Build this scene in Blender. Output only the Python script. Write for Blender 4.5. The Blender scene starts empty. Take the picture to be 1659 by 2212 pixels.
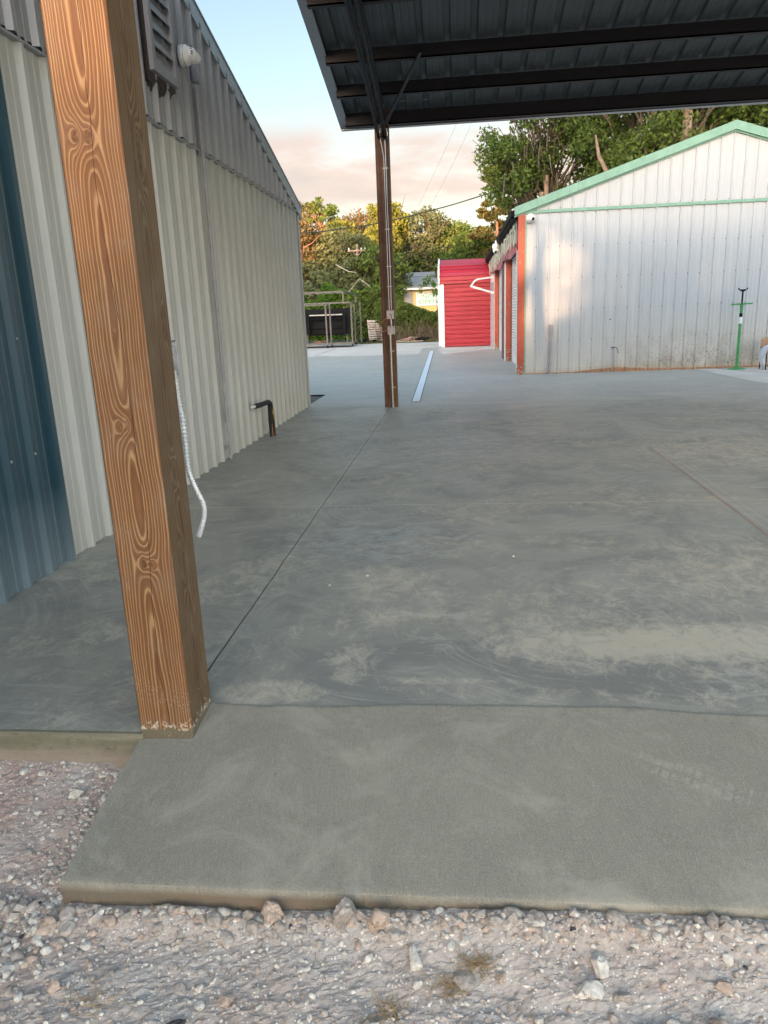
import bpy, bmesh, math, random
import numpy as np
from mathutils import Vector, Matrix
random.seed(7)
RNG = np.random.default_rng(11)
SC = bpy.context.scene
COL = SC.collection
# ------------------------------------------------------------------ camera, sky, sun, exposure
cd = bpy.data.cameras.new('camera'); cam = bpy.data.objects.new('camera', cd); COL.objects.link(cam)
cd.sensor_fit = 'VERTICAL'; cd.sensor_height = 36.0; cd.lens = 36.0 * 1600 / 2212
cd.clip_start = 0.05; cd.clip_end = 3000
_up = -Vector((1070 - 829.5, -(7070 - 1106.0), -1600.0)).normalized()
_fy = Vector((988 - 829.5, -(672 - 1106.0), -1600.0)).normalized()
_fy = (_fy - _fy.dot(_up) * _up).normalized(); _fx = _fy.cross(_up)
_R = Matrix((_fx, _fy, _up))
cam.matrix_world = Matrix.Translation((0, 0, 1.5)) @ _R.to_4x4()
SC.camera = cam
SUN_EL, SUN_AZ = 4.0, -11.0        # degrees; the low sun stands behind the camera, a little to the left
sd = bpy.data.lights.new('sun', 'SUN'); sun = bpy.data.objects.new('sun', sd); COL.objects.link(sun)
sd.energy = 3.8; sd.angle = math.radians(0.6); sd.color = (1.0, 0.61, 0.34)
e, a = math.radians(SUN_EL), math.radians(SUN_AZ)
sdir = Vector((math.sin(a) * math.cos(e), -math.cos(a) * math.cos(e), math.sin(e)))   # towards the sun
sun.rotation_euler = sdir.to_track_quat('Z', 'Y').to_euler()
W = bpy.data.worlds.new('World'); SC.world = W; W.use_nodes = True
nt = W.node_tree; nt.nodes.clear()
def wn(t, **k):
    n = nt.nodes.new(t)
    for q, v in k.items(): setattr(n, q, v)
    return n
def wl(a, b): nt.links.new(a, b)
sky = wn('ShaderNodeTexSky', sky_type='NISHITA', sun_disc=False, sun_elevation=math.radians(SUN_EL + 5), sun_rotation=math.atan2(sdir.x, sdir.y),
         altitude=10, air_density=1.0, dust_density=1.0, ozone_density=1.6)
tc = wn('ShaderNodeTexCoord'); sep = wn('ShaderNodeSeparateXYZ'); wl(tc.outputs['Generated'], sep.inputs[0])
# thin sunset cloud band: noise stretched along the horizon
mp = wn('ShaderNodeMapping'); mp.inputs['Scale'].default_value = (1.5, 1.5, 5.0); mp.inputs['Location'].default_value = (0.35, 0.2, 0.1)
wl(tc.outputs['Generated'], mp.inputs[0])
cn = wn('ShaderNodeTexNoise'); cn.inputs['Scale'].default_value = 2.1; cn.inputs['Detail'].default_value = 7; cn.inputs['Roughness'].default_value = 0.55
wl(mp.outputs[0], cn.inputs['Vector'])
cr = wn('ShaderNodeValToRGB'); cr.color_ramp.elements[0].position = 0.36; cr.color_ramp.elements[1].position = 0.50
wl(cn.outputs['Fac'], cr.inputs[0])
band = wn('ShaderNodeValToRGB')     # cloud bank between about 6 and 14 degrees up
el = band.color_ramp.elements; el[0].position = 0.115; el[0].color = (0, 0, 0, 1); el[1].position = 0.145; el[1].color = (1, 1, 1, 1)
x = el.new(0.205); x.color = (1, 1, 1, 1); x = el.new(0.24); x.color = (0, 0, 0, 1)
nz2 = wn('ShaderNodeMath', operation='MULTIPLY_ADD'); nz2.inputs[1].default_value = 0.09; wl(cn.outputs['Fac'], nz2.inputs[0]); 
ad = wn('ShaderNodeMath', operation='SUBTRACT'); wl(sep.outputs[2], ad.inputs[0]); ad.inputs[1].default_value = 0.045; wl(ad.outputs[0], nz2.inputs[2])
wl(nz2.outputs[0], band.inputs[0])
cm = wn('ShaderNodeMath', operation='MULTIPLY'); wl(cr.outputs[0], cm.inputs[0]); wl(band.outputs[0], cm.inputs[1])
cm2 = wn('ShaderNodeMath', operation='MULTIPLY'); wl(cm.outputs[0], cm2.inputs[0]); cm2.inputs[1].default_value = 0.85
warm = wn('ShaderNodeValToRGB')     # low haze glow near the horizon
el = warm.color_ramp.elements; el[0].position = 0.0; el[0].color = (1, 1, 1, 1); el[1].position = 0.22; el[1].color = (0, 0, 0, 1)
wl(sep.outputs[2], warm.inputs[0])
bgsky = wn('ShaderNodeVectorMath', operation='MULTIPLY'); wl(sky.outputs[0], bgsky.inputs[0]); bgsky.inputs[1].default_value = (1.13, .955, .80)
m1 = wn('ShaderNodeMix', data_type='RGBA'); wl(warm.outputs[0], m1.inputs[0]); wl(bgsky.outputs[0], m1.inputs[6]); m1.inputs[7].default_value = (2.9, 2.6, 2.15, 1)
m2 = wn('ShaderNodeMix', data_type='RGBA'); wl(cm2.outputs[0], m2.inputs[0]); wl(m1.outputs[2], m2.inputs[6])
cshade = wn('ShaderNodeMix', data_type='RGBA'); cs2 = wn('ShaderNodeValToRGB'); cs2.color_ramp.elements[0].position = .50; cs2.color_ramp.elements[1].position = .66
wl(cn.outputs['Fac'], cs2.inputs[0]); wl(cs2.outputs[0], cshade.inputs[0]); cshade.inputs[6].default_value = (2.75, 2.12, 1.82, 1); cshade.inputs[7].default_value = (1.95, 1.68, 1.62, 1)
wl(cshade.outputs[2], m2.inputs[7])
# the sunset side (-Y) of the sky is brighter than the side away from the sun
side = wn('ShaderNodeMapRange'); side.interpolation_type = 'SMOOTHSTEP'; wl(sep.outputs[1], side.inputs[0])
for k_, v_ in ((1, -1.0), (2, 1.0), (3, 2.3), (4, 0.56)): side.inputs[k_].default_value = v_
m3 = wn('ShaderNodeVectorMath', operation='SCALE'); wl(m2.outputs[2], m3.inputs[0]); wl(side.outputs[0], m3.inputs['Scale'])
bg = wn('ShaderNodeBackground'); bg.inputs['Strength'].default_value = 0.15; wl(m3.outputs[0], bg.inputs[0])
wo = wn('ShaderNodeOutputWorld'); wl(bg.outputs[0], wo.inputs[0])
SC.view_settings.view_transform = 'Standard'; SC.view_settings.look = 'None'; SC.view_settings.gamma = 1.0
SC.view_settings.exposure = 2.05
SC.render.engine = 'CYCLES'
SC.cycles.max_bounces = 6; SC.cycles.diffuse_bounces = 3; SC.cycles.glossy_bounces = 3; SC.cycles.transmission_bounces = 3

# ------------------------------------------------------------------ material helper
class Mat:
    def __init__(s, name):
        s.m = bpy.data.materials.new(name); s.m.use_nodes = True; s.t = s.m.node_tree; s.t.nodes.clear()
        s.out = s.n('ShaderNodeOutputMaterial'); s.b = s.n('ShaderNodeBsdfPrincipled'); s.t.links.new(s.b.outputs[0], s.out.inputs[0])
        s._c = None
    def n(s, t, **k):
        q = s.t.nodes.new(t)
        for a_, v in k.items(): setattr(q, a_, v)
        return q
    def put(s, inp, v):
        if v is None: return
        if isinstance(v, bpy.types.NodeSocket): s.t.links.new(v, inp)
        elif isinstance(v, (tuple, list)) and len(v) == 3 and inp.type == 'RGBA': inp.default_value = (*v, 1)
        else: inp.default_value = v
    def pos(s):
        if not s._c: s._c = s.n('ShaderNodeNewGeometry')
        return s._c.outputs['Position']
    def obj(s): return s.n('ShaderNodeTexCoord').outputs['Object']
    def xyz(s, v=None):
        q = s.n('ShaderNodeSeparateXYZ'); s.put(q.inputs[0], v or s.pos()); return q.outputs
    def comb(s, x, y, z):
        q = s.n('ShaderNodeCombineXYZ'); s.put(q.inputs[0], x); s.put(q.inputs[1], y); s.put(q.inputs[2], z); return q.outputs[0]
    def ma(s, op, a_, b_=None, c_=None, clamp=False):
        q = s.n('ShaderNodeMath', operation=op); q.use_clamp = clamp
        s.put(q.inputs[0], a_); s.put(q.inputs[1], b_); s.put(q.inputs[2], c_); return q.outputs[0]
    def scale(s, v, sc, loc=(0, 0, 0), rot=(0, 0, 0)):
        q = s.n('ShaderNodeMapping'); s.put(q.inputs[0], v); q.inputs['Scale'].default_value = sc; q.inputs['Location'].default_value = loc; q.inputs['Rotation'].default_value = rot; return q.outputs[0]
    def noise(s, v=None, sc=5, det=3, rough=.5, dist=0):
        q = s.n('ShaderNodeTexNoise'); s.put(q.inputs['Vector'], v or s.pos()); q.inputs['Scale'].default_value = sc; q.inputs['Detail'].default_value = det
        q.inputs['Roughness'].default_value = rough; q.inputs['Distortion'].default_value = dist; return q.outputs['Fac']
    def voro(s, v=None, sc=5, feat='F1', out='Distance', rand=1):
        q = s.n('ShaderNodeTexVoronoi', feature=feat); s.put(q.inputs['Vector'], v or s.pos()); q.inputs['Scale'].default_value = sc; q.inputs['Randomness'].default_value = rand; return q.outputs[out]
    def ramp(s, f, *st, interp='LINEAR'):
        q = s.n('ShaderNodeValToRGB'); q.color_ramp.interpolation = interp; s.put(q.inputs[0], f); e_ = q.color_ramp.elements
        while len(e_) < len(st): e_.new(1.0)
        for i, (p, c) in enumerate(st):
            e_[i].position = p
        for i, (p, c) in enumerate(st):
            e_[i].color = (c, c, c, 1) if isinstance(c, (int, float)) else (*c, 1)
        return q.outputs[0]
    def mix(s, f, a_, b_, mode='MIX'):
        q = s.n('ShaderNodeMix', data_type='RGBA', blend_type=mode); s.put(q.inputs[0], f); s.put(q.inputs[6], a_); s.put(q.inputs[7], b_); return q.outputs[2]
    def step(s, v, lo, hi):      # 0 below lo, 1 above hi
        q = s.n('ShaderNodeMapRange'); q.clamp = True; s.put(q.inputs[0], v); q.inputs[1].default_value = lo; q.inputs[2].default_value = hi; return q.outputs[0]
    def bump(s, h, st=.3, d=.01, nrm=None):
        q = s.n('ShaderNodeBump'); q.inputs['Strength'].default_value = st; q.inputs['Distance'].default_value = d; s.put(q.inputs['Height'], h)
        if nrm: s.put(q.inputs['Normal'], nrm)
        return q.outputs[0]
    def set(s, col=None, rough=None, metal=None, nrm=None, spec=None):
        s.put(s.b.inputs['Base Color'], col); s.put(s.b.inputs['Roughness'], rough); s.put(s.b.inputs['Metallic'], metal); s.put(s.b.inputs['Normal'], nrm)
        if spec is not None: s.b.inputs['Specular IOR Level'].default_value = spec
        return s.m

def simple(name, col, rough=.5, metal=0, var=.12, sc=8, bump=0):
    m = Mat(name); f = m.noise(sc=sc, det=4)
    lo = tuple(c * (1 - var) for c in col); hi = tuple(min(1, c * (1 + var)) for c in col)
    c = m.ramp(f, (.3, lo), (.7, hi))
    return m.set(c, rough, metal, m.bump(m.noise(sc=sc * 8, det=2), bump, .003) if bump else None)

# ------------------------------------------------------------------ mesh helper
class MB:
    def __init__(s): s.v = []; s.f = []; s.mi = []
    def add(s, vs, fs, mi=0):
        k = len(s.v); s.v += [tuple(p) for p in vs]; s.f += [tuple(i + k for i in f) for f in fs]; s.mi += [mi] * len(fs); return s
    def box(s, x0, x1, y0, y1, z0, z1, mi=0):
        return s.add([(x0, y0, z0), (x1, y0, z0), (x1, y1, z0), (x0, y1, z0), (x0, y0, z1), (x1, y0, z1), (x1, y1, z1), (x0, y1, z1)],
                     [(0, 3, 2, 1), (4, 5, 6, 7), (0, 1, 5, 4), (1, 2, 6, 5), (2, 3, 7, 6), (3, 0, 4, 7)], mi)
    def bar(s, p, q, w, h, mi=0, up=(0, 0, 1)):
        p, q = Vector(p), Vector(q); d = (q - p).normalized(); u = Vector(up)
        if abs(d.dot(u)) > .98: u = Vector((0, 1, 0))
        r = d.cross(u).normalized() * w / 2; t = r.cross(d).normalized() * h / 2
        vs = [c + a_ * r + b_ * t for c in (p, q) for a_, b_ in ((-1, -1), (1, -1), (1, 1), (-1, 1))]
        return s.add(vs, [(0, 1, 2, 3), (7, 6, 5, 4), (0, 4, 5, 1), (1, 5, 6, 2), (2, 6, 7, 3), (3, 7, 4, 0)], mi)
    def tube(s, pts, r, n=8, mi=0, cap=True):
        pts = [Vector(p) for p in pts]; k = len(s.v); N = len(pts); prev = None
        rs = r if isinstance(r, (list, tuple)) else [r] * N
        for i, p in enumerate(pts):
            d = (pts[min(i + 1, N - 1)] - pts[max(i - 1, 0)]).normalized()
            if prev is None:
                u = Vector((0, 0, 1)) if abs(d.z) < .9 else Vector((1, 0, 0)); a_ = d.cross(u).normalized()
            else: a_ = (prev - prev.dot(d) * d).normalized()
            prev = a_; b_ = d.cross(a_)
            for j in range(n):
                t = 2 * math.pi * j / n; s.v.append(tuple(p + rs[i] * (math.cos(t) * a_ + math.sin(t) * b_)))
        for i in range(N - 1):
            for j in range(n):
                a0 = k + i * n + j; a1 = k + i * n + (j + 1) % n; s.f.append((a0, a0 + n, a1 + n, a1)); s.mi.append(mi)
        if cap:
            s.f.append(tuple(k + j for j in range(n))); s.f.append(tuple(k + (N - 1) * n + j for j in reversed(range(n)))); s.mi += [mi, mi]
        return s
    def lathe(s, prof, c, axis=(0, 0, 1), n=20, mi=0):     # prof: (r, t) along axis from c
        return s.tube([Vector(c) + Vector(axis) * t for r, t in prof], [max(r, 1e-4) for r, t in prof], n, mi)
    def grid(s, P, mi=0):      # P[i][j] points
        k = len(s.v); I = len(P); J = len(P[0])
        for row in P: s.v += [tuple(p) for p in row]
        for i in range(I - 1):
            for j in range(J - 1):
                s.f.append((k + i * J + j, k + (i + 1) * J + j, k + (i + 1) * J + j + 1, k + i * J + j + 1)); s.mi.append(mi)
        return s
    def build(s, name, mats, parent=None, smooth=False, bevel=0, origin=None, kind=None, label=None):
        me = bpy.data.meshes.new(name)
        o0 = Vector(origin) if origin else Vector((0, 0, 0))
        me.from_pydata([tuple(Vector(p) - o0) for p in s.v], [], s.f); me.update()
        for m in (mats if isinstance(mats, (list, tuple)) else [mats]): me.materials.append(m)
        if any(s.mi): me.polygons.foreach_set('material_index', s.mi)
        if smooth: me.polygons.foreach_set('use_smooth', [True] * len(me.polygons))
        o = bpy.data.objects.new(name, me); COL.objects.link(o); o.location = o0
        if parent:
            o.parent = parent; o.location = o0 - pw(parent)
        if bevel:
            b = o.modifiers.new('bevel', 'BEVEL'); b.width = bevel; b.segments = 2; b.limit_method = 'ANGLE'; b.angle_limit = math.radians(40)
        if smooth:
            bm = bmesh.new(); bm.from_mesh(me)
            for ed in bm.edges:
                if len(ed.link_faces) == 2 and ed.calc_face_angle(0) > math.radians(40): ed.smooth = False
            bm.to_mesh(me); bm.free()
        if kind: o['kind'] = kind
        if label: o['label'] = label
        return o
def pw(o):
    p = Vector(o.location)
    while o.parent: o = o.parent; p += Vector(o.location)
    return p
def thing(name, label, cat, loc, group=None):
    o = bpy.data.objects.new(name, None); COL.objects.link(o); o.location = loc; o.empty_display_size = .1
    o['label'] = label; o['category'] = cat
    if group: o['group'] = group
    return o
def tag(o, label, cat, group=None, kind=None):
    o['label'] = label; o['category'] = cat
    if group: o['group'] = group
    if kind: o['kind'] = kind
    return o
def text_mesh(txt, size, ext=.002, spacing=1.0):
    c = bpy.data.curves.new('text', 'FONT'); c.body = txt; c.size = size; c.extrude = ext; c.align_x = 'LEFT'; c.space_character = spacing
    o = bpy.data.objects.new('text', c); COL.objects.link(o); dg = bpy.context.evaluated_depsgraph_get(); dg.update()
    me = bpy.data.meshes.new_from_object(o.evaluated_get(dg)); bpy.data.objects.remove(o); return me
def text_part(name, txt, size, mat, parent, loc, rot, sx=1, sy=1, bold=0):
    me = text_mesh(txt, size); me.materials.clear(); me.materials.append(mat)
    o = bpy.data.objects.new(name, me); COL.objects.link(o); o.parent = parent; o.location = Vector(loc) - pw(parent); o.rotation_euler = rot; o.scale = (sx, sy, 1); return o
def vnoise(x, y, seed=0):      # numpy value noise
    xi = np.floor(x).astype(int); yi = np.floor(y).astype(int); fx_ = x - xi; fy_ = y - yi
    def h(a_, b_):
        n_ = (a_ * 374761393 + b_ * 668265263 + seed * 982451653) & 0x7fffffff; n_ = ((n_ ^ (n_ >> 13)) * 1274126177) & 0x7fffffff
        return ((n_ ^ (n_ >> 16)) & 0xffff) / 65535.0
    u = fx_ * fx_ * (3 - 2 * fx_); v = fy_ * fy_ * (3 - 2 * fy_)
    return (h(xi, yi) * (1 - u) + h(xi + 1, yi) * u) * (1 - v) + (h(xi, yi + 1) * (1 - u) + h(xi + 1, yi + 1) * u) * v
def fbm(x, y, sc, oc=4, seed=0):
    t = 0; a_ = 1; n_ = 0
    for k in range(oc): t = t + a_ * (vnoise(x * sc, y * sc, seed + k) - .5); n_ += a_; a_ *= .5; sc *= 2.1
    return t / n_
# ------------------------------------------------------------------ materials
def concrete_mat(name, base, dark, scuff, kind):
    m = Mat(name); X, Y, Z = m.xyz()
    big = m.noise(sc=.55, det=5, rough=.6, dist=.8); mid = m.noise(sc=2.3, det=6, rough=.65, dist=1.2); fine = m.noise(sc=60, det=3, rough=.7)
    c = m.ramp(m.ma('ADD', m.ma('MULTIPLY', big, .6), m.ma('MULTIPLY', mid, .4)), (.36, dark), (.62, base))
    c = m.mix(m.ma('MULTIPLY', m.ramp(fine, (.3, 0), (.8, 1)), .22), c, tuple(q * 1.5 for q in base))
    if kind == 'slab':
        # trowel arcs and pale scuffs
        st = m.noise(m.scale(m.pos(), (1.3, 2.0, 1), rot=(0, 0, .5)), sc=2.4, det=9, rough=.74, dist=1.6)
        area = m.noise(m.scale(m.pos(), (1, 1.5, 1), loc=(3.3, .7, 0)), sc=.8, det=3)
        sm = m.ma('MULTIPLY', m.step(st, .50, .64), m.step(area, .44, .58))
        pw_ = m.mix(.06, m.pos(), m.n('ShaderNodeTexNoise').outputs['Color'])
        arcs = 0
        for vs_, th_ in ((.42, 30), (.7, 40)):
            cp_ = m.voro(pw_, sc=vs_, out='Position'); dv = m.n('ShaderNodeVectorMath', operation='SUBTRACT'); m.put(dv.inputs[0], pw_); m.put(dv.inputs[1], cp_)
            dx, dy, dz_ = m.xyz(dv.outputs[0]); rr = m.ma('SQRT', m.ma('ADD', m.ma('MULTIPLY', dx, dx), m.ma('MULTIPLY', dy, dy)))
            an = m.ma('ARCTAN2', dy, dx); q_ = m.noise(m.comb(m.ma('MULTIPLY', rr, th_), m.ma('MULTIPLY', an, 1.6), m.ma('MULTIPLY', rr, 2)), sc=1, det=5, rough=.7)
            q_ = m.ma('MULTIPLY', m.step(q_, .50, .68), m.step(m.noise(m.scale(m.pos(), (1, 1, 1), loc=(vs_ * 9, 3, 1)), sc=1.1, det=3), .46, .60))
            arcs = m.ma('MAXIMUM', arcs, q_) if arcs != 0 else q_
        sm = m.ma('MAXIMUM', sm, m.ma('MULTIPLY', arcs, .75))
        tex = m.noise(m.scale(m.pos(), (1.35, 1, 1), rot=(0, 0, .15)), sc=6.5, det=12, rough=.80, dist=.7)
        def spot(cx_, cy_, rx_, ry_, amp, tilt=0):
            ax = m.ma('MULTIPLY', m.ma('SUBTRACT', X, cx_), 1 / rx_); ay = m.ma('MULTIPLY', m.ma('ADD', m.ma('SUBTRACT', Y, cy_), m.ma('MULTIPLY', m.ma('SUBTRACT', X, cx_), -tilt)), 1 / ry_)
            return m.ma('MULTIPLY', m.ma('SUBTRACT', 1, m.step(m.ma('ADD', m.ma('MULTIPLY', ax, ax), m.ma('MULTIPLY', ay, ay)), .0, 1.0)), amp)
        mk = 0
        for a_ in ((.95, 3.22, 1.15, .30, .30, .05), (.45, 3.08, .5, .3, .17), (-.39, 3.50, .22, .17, .24), (-.49, 3.0, .17, .26, .23), (-.36, 4.0, .55, .4, .19, -.3), (-.80, 2.72, .32, .13, .26), (-.12, 2.83, .5, .05, .17), (-1.22, 4.1, .5, .7, .17, .6),
                   (2.72, 7.9, 1.4, 1.6, .19), (1.6, 4.2, 1.0, 1.0, .17), (.8, 3.7, 1.2, .5, .13), (-1.9, 3.3, .8, .25, .15, .1), (.55, 2.72, 1.6, .10, .13)):
            q_ = spot(*a_); mk = m.ma('MAXIMUM', mk, q_) if mk != 0 else q_
        mk = m.ma('MAXIMUM', mk, m.ma('MULTIPLY', m.step(area, .42, .62), .12))
        tex = m.ma('ADD', tex, m.ma('MULTIPLY_ADD', m.noise(m.scale(m.pos(), (1.5, 1, 1), rot=(0, 0, .3)), sc=48, det=5, rough=.8), .26, -.13))
        chalk = m.step(m.ma('ADD', tex, mk), .60, .78)
        cool = m.step(m.ma('ADD', m.noise(m.scale(m.pos(), (1, 1.5, 1), loc=(7, 7, 0)), sc=6, det=9, rough=.75, dist=.9), m.ma('MAXIMUM', spot(-.55, 4.85, 1.0, .8, .2), spot(-.2, 8.3, 1.6, 2.2, .15))), .62, .74)
        dk = m.noise(m.scale(m.pos(), (1.0, 1.0, 1), loc=(9, 2, 0)), sc=1.5, det=8, rough=.66, dist=1)
        dk = m.ma('ADD', dk, m.ma('MAXIMUM', spot(1.0, 2.85, 1.3, .28, .14), spot(-.35, 2.95, .7, .5, .12)))
        c = m.mix(m.ma('MULTIPLY', m.step(dk, .46, .64), .6), c, (.15, .158, .15))
        c = m.mix(m.ma('MULTIPLY', m.step(m.ma('MULTIPLY_ADD', big, 3, Y), 12.6, 14.2), .38), c, (.55, .55, .52))  # far slab paler: mostly grazing sky reflection painted into the colour
        c = m.mix(m.ma('MULTIPLY', sm, .55), c, (.49, .475, .41))
        c = m.mix(m.ma('MULTIPLY', cool, .42), c, (.46, .48, .46))
        c = m.mix(m.ma('MULTIPLY', chalk, .62), c, (.60, .54, .41))
        # saw cuts and faint control joints
        wob = m.ma('MULTIPLY', m.ma('SUBTRACT', m.noise(sc=2, det=2), .5), .02)
        def line(co, at, w, a0, a1, other):
            d = m.ma('ABSOLUTE', m.ma('ADD', m.ma('SUBTRACT', co, at), wob))
            l = m.ma('LESS_THAN', d, w)
            return m.ma('MULTIPLY', l, m.ma('MULTIPLY', m.ma('GREATER_THAN', other, a0), m.ma('LESS_THAN', other, a1)))
        j1 = line(X, -1.12, .0042, 2.7, 12.05, Y); j2 = line(X, 2.06, .003, 4.0, 12.3, Y); j2b = line(X, 2.13, .003, 4.0, 12.3, Y)
        j3 = line(Y, 5.78, .007, -2.6, 12, X); j4 = line(Y, 12.25, .012, -2.6, 12, X)
        hal = m.ma('MULTIPLY', m.ma('SUBTRACT', 1, m.step(m.ma('ABSOLUTE', m.ma('ADD', X, 1.12)), .0, .05)), m.ma('LESS_THAN', Y, 12.05))
        c = m.mix(m.ma('MULTIPLY', hal, .18), c, scuff)
        c = m.mix(m.ma('MULTIPLY', m.ma('MAXIMUM', j3, j2b), .6), c, scuff)
        c = m.mix(m.ma('MULTIPLY', j2, .5), c, (.55, .5, .45))
        c = m.mix(m.ma('MAXIMUM', j1, m.ma('MULTIPLY', j4, .5)), c, (.025, .024, .022))
        h = m.ma('SUBTRACT', m.ma('ADD', m.ma('ADD', m.ma('MULTIPLY', st, .25), m.ma('MULTIPLY', tex, .4)), m.ma('MULTIPLY', fine, .12)), j1)
        r = m.ramp(m.ma('ADD', m.ma('MULTIPLY', st, .5), m.ma('MULTIPLY', area, .5)), (.35, .34), (.65, .66))
        return m.set(c, r, 0, m.bump(h, .35, .012), .6)
    if kind == 'broom':
        wx = m.ma('MULTIPLY_ADD', m.noise(sc=1.2, det=2), .09, m.ma('MULTIPLY_ADD', Y, .10, X))
        br = m.noise(m.comb(wx, m.ma('MULTIPLY', Y, .035), 0), sc=380, det=3, rough=.7)
        spk = m.noise(sc=260, det=2, rough=.8)
        c = m.mix(m.ma('MULTIPLY', m.step(spk, .46, .66), .6), c, scuff)
        c = m.mix(m.ma('MULTIPLY', m.step(br, .50, .72), .42), c, scuff)
        pt = m.noise(m.scale(m.pos(), (1, 1, 1), loc=(4, 1, 0)), sc=2.6, det=7, rough=.7, dist=.7)
        c = m.mix(m.ma('MULTIPLY', m.step(pt, .50, .66), .55), c, scuff)
        lp = m.ma('MULTIPLY', m.step(m.ma('ADD', Y, m.ma('MULTIPLY', m.noise(sc=4, det=5), .25)), 2.60, 2.78), m.step(m.noise(sc=22, det=6, rough=.8), .40, .62))
        c = m.mix(m.ma('MULTIPLY', lp, .5), c, scuff)
        # shoe print: rows of small blocks
        ux = m.ma('ADD', m.ma('MULTIPLY', m.ma('SUBTRACT', X, .76), .88), m.ma('MULTIPLY', m.ma('SUBTRACT', Y, 2.24), -.47)); uy = m.ma('ADD', m.ma('MULTIPLY', m.ma('SUBTRACT', Y, 2.24), .88), m.ma('MULTIPLY', m.ma('SUBTRACT', X, .76), .47))
        def hi(co, p, w): return m.ma('LESS_THAN', m.ma('ABSOLUTE', m.ma('SUBTRACT', m.ma('FRACT', m.ma('MULTIPLY', co, 1 / p)), .5)), w)
        box = m.ma('MULTIPLY', m.ma('LESS_THAN', m.ma('ABSOLUTE', ux), .18), m.ma('LESS_THAN', m.ma('ABSOLUTE', uy), .048))
        fp = m.ma('MULTIPLY', box, m.ma('MULTIPLY', hi(ux, .033, .33), hi(m.ma('ADD', uy, .0), .048, .38)))
        fp = m.ma('MULTIPLY', fp, m.step(m.noise(sc=11, det=8, rough=.85), .46, .62))
        c = m.mix(m.ma('MULTIPLY', fp, .42), c, tuple(q * 1.15 for q in scuff))
        pit = m.step(m.voro(sc=9), .0, .055)
        c = m.mix(m.ma('MULTIPLY', m.ma('SUBTRACT', 1, pit), m.ma('MULTIPLY', m.step(m.noise(sc=3), .52, .55), .8)), c, (.05, .045, .04))
        edge = m.ma('MULTIPLY', m.step(Z, -.19, -.125), 1)
        c = m.mix(m.ma('SUBTRACT', 1, m.step(Z, -.15, -.13)), c, m.ramp(m.noise(m.scale(m.pos(), (1, 1, 4)), sc=6, det=5), (.35, (.20, .175, .125)), (.65, (.235, .18, .13))))
        h = m.ma('ADD', br, m.ma('MULTIPLY', spk, .6))
        return m.set(c, .82, 0, m.bump(h, .8, .005), .3)
    if kind == 'edge':
        c = m.mix(m.ma('MULTIPLY', m.step(m.noise(m.scale(m.pos(), (1, 1, 14)), sc=3, det=8, rough=.7), .45, .65), .5), c, scuff)
        c = m.mix(m.ma('MULTIPLY', m.step(m.noise(sc=26, det=6, rough=.75), .55, .68), .55), c, tuple(q * .45 for q in dark))
        c = m.mix(m.ma('MULTIPLY', m.ma('SUBTRACT', 1, m.step(m.ma('MULTIPLY_ADD', m.noise(sc=18, det=4), -.05, Z), -.12, -.08)), .6), c, (.36, .29, .23))
    if kind == 'old':
        cr_ = m.voro(m.mix(.12, m.pos(), m.n('ShaderNodeTexNoise').outputs['Color']), sc=.22, feat='DISTANCE_TO_EDGE')
        c = m.mix(m.ma('MULTIPLY', m.ma('LESS_THAN', cr_, .004), .7), c, (.1, .09, .08))
        c = m.mix(m.ma('MULTIPLY', m.step(m.noise(m.scale(m.pos(), (.4, 2, 1)), sc=1.5, det=6), .55, .75), .4), c, dark)
    return m.set(c, .78, 0, m.bump(fine, .3, .004), .35)
M = {}
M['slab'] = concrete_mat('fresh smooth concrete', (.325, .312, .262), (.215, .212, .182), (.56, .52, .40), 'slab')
M['broom'] = concrete_mat('broom finished concrete', (.275, .262, .208), (.195, .188, .152), (.46, .43, .35), 'broom')
M['old'] = concrete_mat('old pale concrete', (.60, .57, .52), (.46, .43, .39), (.66, .63, .58), 'old')
M['slabedge'] = concrete_mat('formed concrete edge', (.20, .185, .125), (.14, .128, .085), (.3, .27, .2), 'edge')

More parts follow.
